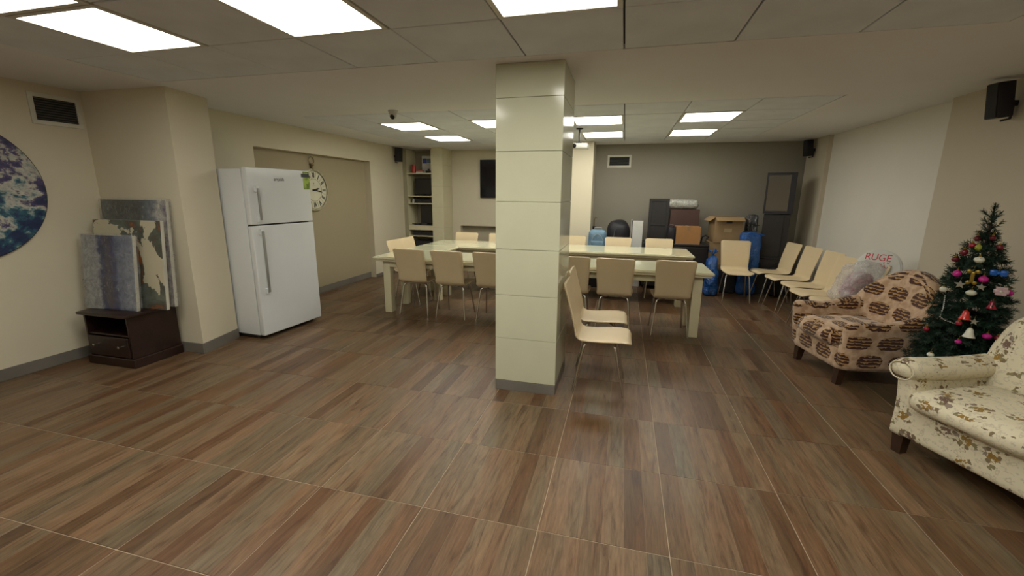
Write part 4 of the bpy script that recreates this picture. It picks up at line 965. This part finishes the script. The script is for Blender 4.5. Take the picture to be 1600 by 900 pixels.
# ------------------------------------------------------------------ armchairs
def tapered_leg(x, y, h, r0=0.032, r1=0.02, parent=None, splay=(0, 0)):
    m = MB(); bmesh.ops.create_cube(m.bm, size=1)
    for v in m.bm.verts:
        s = v.co.z+0.5; r = r1+(r0-r1)*s
        v.co = Vector((x+math.copysign(r, v.co.x)+splay[0]*(1-s), y+math.copysign(r, v.co.y)+splay[1]*(1-s), s*h))
    return m.build('leg', M['foot'], parent, 0)
def brown_armchair():
    ang = math.radians(-79)
    t = thing('armchair', 'rounded brown and beige patterned armchair by the right wall, left of the tree', 'armchair', (2.14, 4.36, 0), ang)
    F = M['brown_fabric']
    MB().soft((-0.335, -0.385, 0.13), (0.335, 0.36, 0.33), 0.045, 8).build('base', F, t, 60)
    MB().soft((-0.255, -0.425, 0.315), (0.255, 0.20, 0.465), 0.065, 10, 0.028).build('seat_cushion', F, t, 60)
    for s in (-1, 1):
        def fn(c, s=s):
            k = (c.y+0.37)/0.7                   # 0 front .. 1 back
            zt = max(0, (c.z-0.15)/0.43)
            flare = 0.055*zt*zt
            rise = 0.12*max(0, k-0.45)**1.3*zt*2
            return (c.x+s*flare, c.y-0.02*zt*(1-k), c.z+rise-0.012*zt*math.sin(min(1, max(0, k*1.6))*PI))
        lo = (min(s*0.265, s*0.385), -0.375, 0.145); hi = (max(s*0.265, s*0.385), 0.30, 0.575)
        MB().soft(lo, hi, 0.052, 12, 0.008, fn).build('armrest', F, t, 60)
    def bk(c):
        u = c.x/0.41; zt = max(0, (c.z-0.3)/0.66)
        arch = 1-0.40*abs(u)**2.3
        z = 0.3+(c.z-0.3)*arch if c.z > 0.3 else c.z
        y = c.y+0.11*zt-0.13*abs(u)**2.2
        return (c.x*(1+0.06*zt-0.10*zt**3), y, z)
    MB().soft((-0.41, 0.20, 0.20), (0.41, 0.37, 0.93), 0.075, 14, 0.02, bk).build('backrest', F, t, 60)
    for sx in (-1, 1):
        tapered_leg(sx*0.285, -0.325, 0.135, 0.034, 0.024, t, (0, -0.012)); tapered_leg(sx*0.26, 0.30, 0.135, 0.03, 0.02, t)
brown_armchair()
def floral_armchair():
    t = thing('armchair', 'cream floral rolled arm armchair at the right edge of the photo', 'armchair', (2.215, 2.80, 0), math.radians(-66))
    F = M['floral']; w_ = 0.385
    MB().soft((-w_+0.03, -0.385, 0.125), (w_-0.03, 0.36, 0.335), 0.03, 8).build('base', F, t, 60)
    MB().soft((-0.285, -0.435, 0.325), (0.285, 0.20, 0.455), 0.06, 10, 0.02).build('seat_cushion', F, t, 60)
    for s in (-1, 1):
        def fn(c, s=s):
            zt = max(0, (c.z-0.12)/0.42); return (c.x+s*0.02*(zt**2)-s*0.012*math.sin(zt*PI), c.y, c.z)
        MB().soft((min(s*0.28, s*w_), -0.385, 0.115), (max(s*0.28, s*w_), 0.32, 0.54), 0.03, 9, 0.0, fn).build('arm_panel', F, t, 60)
        def fr(c, s=s):
            k = (c.y+0.42)/0.72
            return (c.x+s*0.01*(1-k), c.y, c.z-0.015*math.sin(k*PI)+0.01*(1-k))
        MB().soft((min(s*0.265, s*0.425), -0.42, 0.475), (max(s*0.265, s*0.425), 0.33, 0.605), 0.064, 12, 0.006, fr).build('arm_roll', F, t, 60)
        MB().tube([(s*0.345+0.068*math.cos(a), -0.418, 0.545+0.055*math.sin(a)) for a in [2*PI*k/20 for k in range(21)]], 0.005, 6).build('piping', F, t, 60)
    def bk(c):
        u = c.x/0.33; zt = max(0, (c.z-0.40)/0.56)
        return (c.x*(1-0.14*zt**2+0.10*math.sin(min(zt, 1)*PI*0.9)), c.y+0.13*zt-0.02*abs(u)**2, c.z-0.06*abs(u)**3*zt)
    MB().soft((-0.325, 0.16, 0.33), (0.325, 0.36, 0.95), 0.085, 13, 0.03, bk).build('backrest', F, t, 60)
    for sx in (-1, 1):
        tapered_leg(sx*0.325, -0.335, 0.13, 0.034, 0.026, t); tapered_leg(sx*0.30, 0.30, 0.13, 0.03, 0.022, t)
floral_armchair()

# ------------------------------------------------------------------ christmas tree
TX, TY, TH = 2.40, 3.62, 1.53
def tree():
    t = thing('christmas_tree', 'small dark green artificial christmas tree with ornaments between the two armchairs', 'tree', (TX, TY, 0), 0)
    rnd = random.Random(11)
    MB().tube([(0, 0, 0.02), (0, 0, 1.40)], [0.014, 0.008], 8).build('trunk', M['foot'], t)
    m = MB()
    for k in range(3):
        a = k*2*PI/3; m.tube([(0, 0, 0.10), (0.05*math.cos(a), 0.05*math.sin(a), 0.05), (0.2*math.cos(a), 0.2*math.sin(a), 0.008)], 0.008, 6)
    m.build('stand', M['black'], t)
    verts, faces = [], []
    tips = []
    def needle_branch(p0, p1, dens, ln, sag=0.0):
        p0, p1 = Vector(p0), Vector(p1); L = (p1-p0).length; d = (p1-p0).normalized()
        side = d.cross(Vector((0, 0, 1)));  side = side.normalized() if side.length > 0.01 else Vector((1, 0, 0)); up = side.cross(d)
        n = int(L*dens)
        for i in range(n):
            s = rnd.random()**0.9; q = p0+d*L*s-Vector((0, 0, sag*s*s))
            a = rnd.uniform(0, 2*PI); out = (side*math.cos(a)+up*math.sin(a))
            dirn = (out*0.85+d*0.65).normalized(); l = ln*rnd.uniform(0.7, 1.1)*(1 if s < 0.9 else 0.8)
            w_ = dirn.cross(d).normalized()*0.0022
            b = len(verts); e = q+dirn*l
            verts.extend([q-w_, q+w_, e+w_*0.4, e-w_*0.4]); faces.append((b, b+1, b+2, b+3))
    z = 0.22
    layers = 17
    for L in range(layers):
        f = L/(layers-1); z = 0.20+f*1.10
        R = 0.250*(1-f)**0.58+0.050
        nb = int(15-8*f)
        for k in range(nb):
            a = 2*PI*(k+rnd.random()*0.6)/nb+L*0.7; r = R*rnd.uniform(0.78, 1.08)
            dx, dy = math.cos(a), math.sin(a)
            zb = z+rnd.uniform(-0.02, 0.02)
            tip = (dx*r, dy*r, zb-0.02+rnd.uniform(-0.03, 0.03)); tips.append(tip)
            needle_branch((0, 0, zb+0.03), tip, 560, 0.042)
            for q in range(3):
                s = 0.45+0.2*q; b0 = Vector((dx*r*s, dy*r*s, zb))
                for sg in (-1, 1):
                    a2 = a+sg*0.65; l2 = r*(0.42-0.09*q)
                    needle_branch(b0, b0+Vector((math.cos(a2)*l2, math.sin(a2)*l2, rnd.uniform(-0.02, 0.03))), 480, 0.036)
    needle_branch((0, 0, 1.28), (0.0, 0.0, TH), 1500, 0.035)
    for k in range(10):
        a = k*2.4; needle_branch((0, 0, 1.27+0.018*k), (0.055*math.cos(a), 0.055*math.sin(a), 1.33+0.018*k), 700, 0.03)
    me = bpy.data.meshes.new('foliage'); me.from_pydata([tuple(v) for v in verts], [], faces); me.materials.append(M['needles'])
    o = bpy.data.objects.new('foliage', me); C.objects.link(o); o.parent = t; o['kind'] = 'stuff'
    return tips
tree()
# ornaments: hang on the side of the tree; positions found on the cone, angle th measured from the direction of the camera
cam_dir = Vector((-TX, -TY, 0)).normalized(); rt = Vector((-cam_dir.y, cam_dir.x, 0))   # rt: to the right seen from the camera
def orn_pos(side, z, extra=0.0):
    f = max(0, min(1, (z-0.20)/1.10)); R = 0.250*(1-f)**0.58+0.055
    R = R*1.0+extra
    s = max(-0.97, min(0.97, side/R)); th = math.asin(s)
    return Vector((TX, TY, 0))+cam_dir*R*math.cos(th)+rt*(R*s)+Vector((0, 0, z))
def hook(parent, top):
    MB().tube([(0, 0, top), (0, 0, top+0.012), (0.004, 0, top+0.02)], 0.0012, 5).build('hook', M['gold'], parent)
def ball(side, z, mat, label, r=0.026, sc=(1, 1, 1)):
    r *= 0.84; p = orn_pos(side, z); t = thing('tree_ball', label, 'ornament', p, 0, 'balls hanging on the christmas tree')
    MB().sphere((0, 0, 0), r, 14, sc).build('ball', M[mat], t, 60)
    MB().lathe([(0.007, 0), (0.007, 0.008)], 10, Matrix.Translation((0, 0, r*sc[2]-0.001))).build('cap', M['gold'], t); hook(t, r*sc[2]+0.006)
def bell(side, z, mat, label, s=1.0):
    s *= 0.82; p = orn_pos(side, z); t = thing('tree_bell', label, 'ornament', p, 0, 'bells hanging on the christmas tree')
    MB().lathe([(0.034*s, -0.032*s), (0.030*s, -0.026*s), (0.022*s, -0.005*s), (0.017*s, 0.02*s), (0.007*s, 0.032*s)], 18).build('bell', M[mat], t, 60)
    MB().sphere((0, 0, -0.035*s), 0.008*s, 8).build('clapper', M['gold'], t, 60); hook(t, 0.03*s)
S = 0.035
for (sd, z, mt, lab, r, sc) in (
    (-0.134+S, 1.062, 'magenta', 'bright magenta ball, upper left of the tree', 0.028, (1, 1, 1)),
    (-0.047+S, 1.168, 'ball_white', 'cream white ball near the upper middle of the tree', 0.030, (1.15, 1, 0.85)),
    (-0.007+S, 1.045, 'magenta', 'magenta ball right of the gold bear ornament', 0.029, (1.05, 1, 0.9)),
    (-0.047+S, 0.95, 'ball_white', 'cream white ball below the gold bear ornament', 0.030, (1.15, 1, 0.75)),
    (-0.167+S*0.5, 0.941, 'ball_white', 'cream white ball at the left edge of the tree', 0.024, (1, 1, 1)),
    (0.119+S, 0.966, 'magenta', 'magenta ball at the right edge of the tree', 0.027, (1, 1, 0.9)),
    (0.071+S, 0.679, 'magenta', 'magenta ball low on the right of the tree', 0.027, (1.1, 1, 0.8)),
    (0.12+S, 0.672, 'wine', 'dark wine ball low at the right edge of the tree', 0.024, (1, 1, 1)),
    (-0.051+S, 0.617, 'magenta', 'small magenta ball low in the middle of the tree', 0.022, (1, 1, 0.8)),
    (-0.168+S, 0.486, 'ball_white', 'white ball lowest on the left above the floral armrest', 0.024, (1, 1, 0.9)),
    (-0.161+S*2, 1.206, 'wine', 'dark red ball at the upper left edge of the tree', 0.026, (1, 1, 1)),
    (-0.162+S, 1.15, 'wine', 'dark red ball just below the upper left one', 0.024, (1, 1, 0.9)),
    (-0.115+S*2, 1.30, 'wine', 'dark red ball high left near the tree top', 0.023, (1, 1, 0.9)),
    (0.031+S, 1.255, 'wine', 'dark red ball high right near the tree top', 0.023, (1, 1, 1)),
    (-0.13+S*2, 1.255, 'crimson', 'dull crimson ball high on the left, second from the top', 0.022, (1, 1, 1)),
    (-0.011+S, 1.31, 'wine', 'dark red ball just right of the tree top', 0.020, (1, 1, 1)),
    (-0.065+S, 1.245, 'ball_lime', 'yellow green ball high in the middle of the tree', 0.024, (0.85, 1, 1.1)),
    (-0.222+S, 0.648, 'crimson', 'crimson ball at the left side of the tree, beside the brown armchair', 0.022, (1, 1, 1)),
    (-0.07+S, 0.742, 'crimson', 'crimson ball below the red bell', 0.022, (1, 1, 1))):
    ball(sd, z, mt, lab, r, sc)
bell(0.058+S, 0.886, 'crimson', 'pink red bell on the right side of the tree', 0.95)
bell(-0.048+S, 0.803, 'ball_red', 'bright red bell in the middle of the tree', 1.15)
bell(-0.01+S, 0.691, 'ball_white', 'white bell low in the middle of the tree', 1.2)
# gold bone or bear shaped ornament
t = thing('gold_ornament', 'flat gold figure ornament with four rounded lobes on the upper tree', 'ornament', orn_pos(-0.059+S, 1.053, 0.01), math.atan2(rt.y, rt.x))
m = MB()
for (x, z, r) in ((-0.020, 0.038, 0.014), (0.020, 0.038, 0.014), (-0.016, -0.038, 0.013), (0.016, -0.038, 0.013)): m.sphere((x, 0, z), r, 12, (1, 0.45, 1))
m.soft((-0.010, -0.006, -0.038), (0.010, 0.006, 0.038), 0.008, 4); m.build('figure', M['gold'], t, 60); hook(t, 0.06)
t = thing('blue_bow', 'small bright blue bow ornament on the right side of the tree', 'ornament', orn_pos(0.053+S, 1.093, 0.02), math.atan2(rt.y, rt.x))
MB().soft((-0.042, -0.012, -0.02), (-0.004, 0.012, 0.022), 0.012, 4).soft((0.004, -0.012, -0.02), (0.042, 0.012, 0.022), 0.012, 4).build('loop', M['ball_blue'], t, 60)
MB().sphere((0, 0, 0), 0.011, 10).build('knot', M['ball_blue'], t, 60); hook(t, 0.012)
def star(side, z, lab, r=0.03):
    t = thing('star_ornament', lab, 'ornament', orn_pos(side, z, 0.01), math.atan2(rt.y, rt.x), 'silver stars on the christmas tree')
    pts = [((r if k % 2 == 0 else r*0.42)*math.sin(k*PI/5), (r if k % 2 == 0 else r*0.42)*math.cos(k*PI/5)) for k in range(10)]
    MB().prism(pts, -0.003, 0.003, Matrix.Rotation(PI/2, 4, 'X')).build('star', M['steel'], t, 0); hook(t, r)
star(-0.108+S, 0.996, 'silver star ornament left of the gold figure')
star(-0.009+S, 0.995, 'silver star ornament under the middle magenta ball', 0.026)
star(-0.002+S, 0.767, 'dull silver star ornament right of the crimson ball', 0.024)
# pale ribbon rosette
t = thing('ribbon_rosette', 'pale pink ribbon rosette at the right of the tree', 'ornament', orn_pos(0.084+S, 0.975, 0.0), math.atan2(rt.y, rt.x)); m = MB()
for k in range(6):
    a = k*PI/3; m.soft((0.018*math.cos(a)-0.018, -0.008, 0.018*math.sin(a)-0.014), (0.018*math.cos(a)+0.018, 0.008, 0.018*math.sin(a)+0.014), 0.007, 3)
m.build('petals', M['pale_pink'], t, 60); MB().sphere((0, -0.008, 0), 0.009, 8).build('centre', M['ball_white'], t, 60)
# bead chain
t = thing('bead_garland', 'thin silver bead chain hanging on the left side of the tree', 'garland', (0, 0, 0))
pa = [orn_pos(-0.13, 0.905, 0.02), orn_pos(-0.125, 0.83, 0.02), orn_pos(-0.13, 0.76, 0.02), orn_pos(-0.10, 0.745, 0.02), orn_pos(-0.05, 0.735, 0.02)]
t.location = pa[0]; m = MB(); s_ = MB()
for a, b in zip(pa, pa[1:]):
    n = int((b-a).length/0.012)
    for k in range(n): m.sphere(tuple(a+(b-a)*k/n-pa[0]), 0.0045, 6)
m.build('beads', M['steel'], t, 60)['kind'] = 'stuff'
s_.tube([tuple(p-pa[0]) for p in pa], 0.001, 4).build('string', M['steel'], t, 60)

# ------------------------------------------------------------------ round plaque and plastic bag on the nearest wall chair
def plaque():
    t = thing('round_sign', 'round white sign with red hand lettering leaning on the right wall above the armchair', 'sign')
    nrm = Vector((-0.78, -0.58, 0.25)).normalized(); right = Vector((0, 0, 1)).cross(nrm).normalized(); up = nrm.cross(right)
    t.matrix_world = face((2.60, 5.22, 0.83), right, up)
    MB().lathe([(0.205, -0.012), (0.216, -0.006), (0.216, 0.006), (0.205, 0.010)], 48).build('disc', M['white_board'], t)
    MB().lathe([(0.200, 0.0102), (0.200, 0.0125)], 48).build('face', M['paper'], t)
    text_part('RUGE', 'lettering', M['red_paint'], t, 0.10, face((-0.02, 0.125, 0.0127), (1, 0.02, 0), (0, 1, 0)), 0.001, ax=0.95)
    tx = t.children[-1]
    m = MB()
    rnd = random.Random(3)
    for k in range(12):
        x = rnd.uniform(0.0, 0.12); y = rnd.uniform(0.02, 0.08); m.tube([(x, y, 0.0135), (x+rnd.uniform(-0.02, 0.02), y+rnd.uniform(0.005, 0.02), 0.0135)], 0.0032, 5)
    m.build('smudge', M['red_paint'], t)
    return t
plaque()
def clear_bag():
    c0 = Vector((2.40, 5.28, 0.47))
    t = thing('plastic_bag', 'clear crumpled plastic bag of pink goods resting on the nearest wall chair', 'bag', c0, 0)
    t.rotation_euler = (0, 0, math.radians(12))
    def fn(c):
        k = noise.noise(c*8)*0.03+noise.noise(c*22)*0.014; zt = c.z/0.45
        d = Vector((c.x, c.y, c.z-0.2)).normalized()
        q = c*1.0; q.x = c.x*(1-0.25*zt)+0.12*zt; q.y = c.y*(1-0.15*zt)-0.06*zt
        q += d*k
        return (q.x, q.y, max(q.z, 0.0))
    MB().soft((-0.19, -0.17, 0), (0.17, 0.17, 0.44), 0.12, 20, 0.0, fn).build('bag', M['film_milky'], t, 60)
    def fg(c):
        k = noise.noise(c*11+Vector((5, 0, 0)))*0.03; zt = c.z/0.34
        d = Vector((c.x, c.y, c.z-0.15)).normalized(); q = Vector((c.x+0.11*zt, c.y-0.05*zt, c.z))+d*k
        return (q.x, q.y, max(q.z, 0.012))
    MB().soft((-0.11, -0.11, 0.015), (0.09, 0.10, 0.33), 0.09, 12, 0.0, fg).build('goods', M['goods'], t, 60)
clear_bag()
bpy.context.view_layer.update()
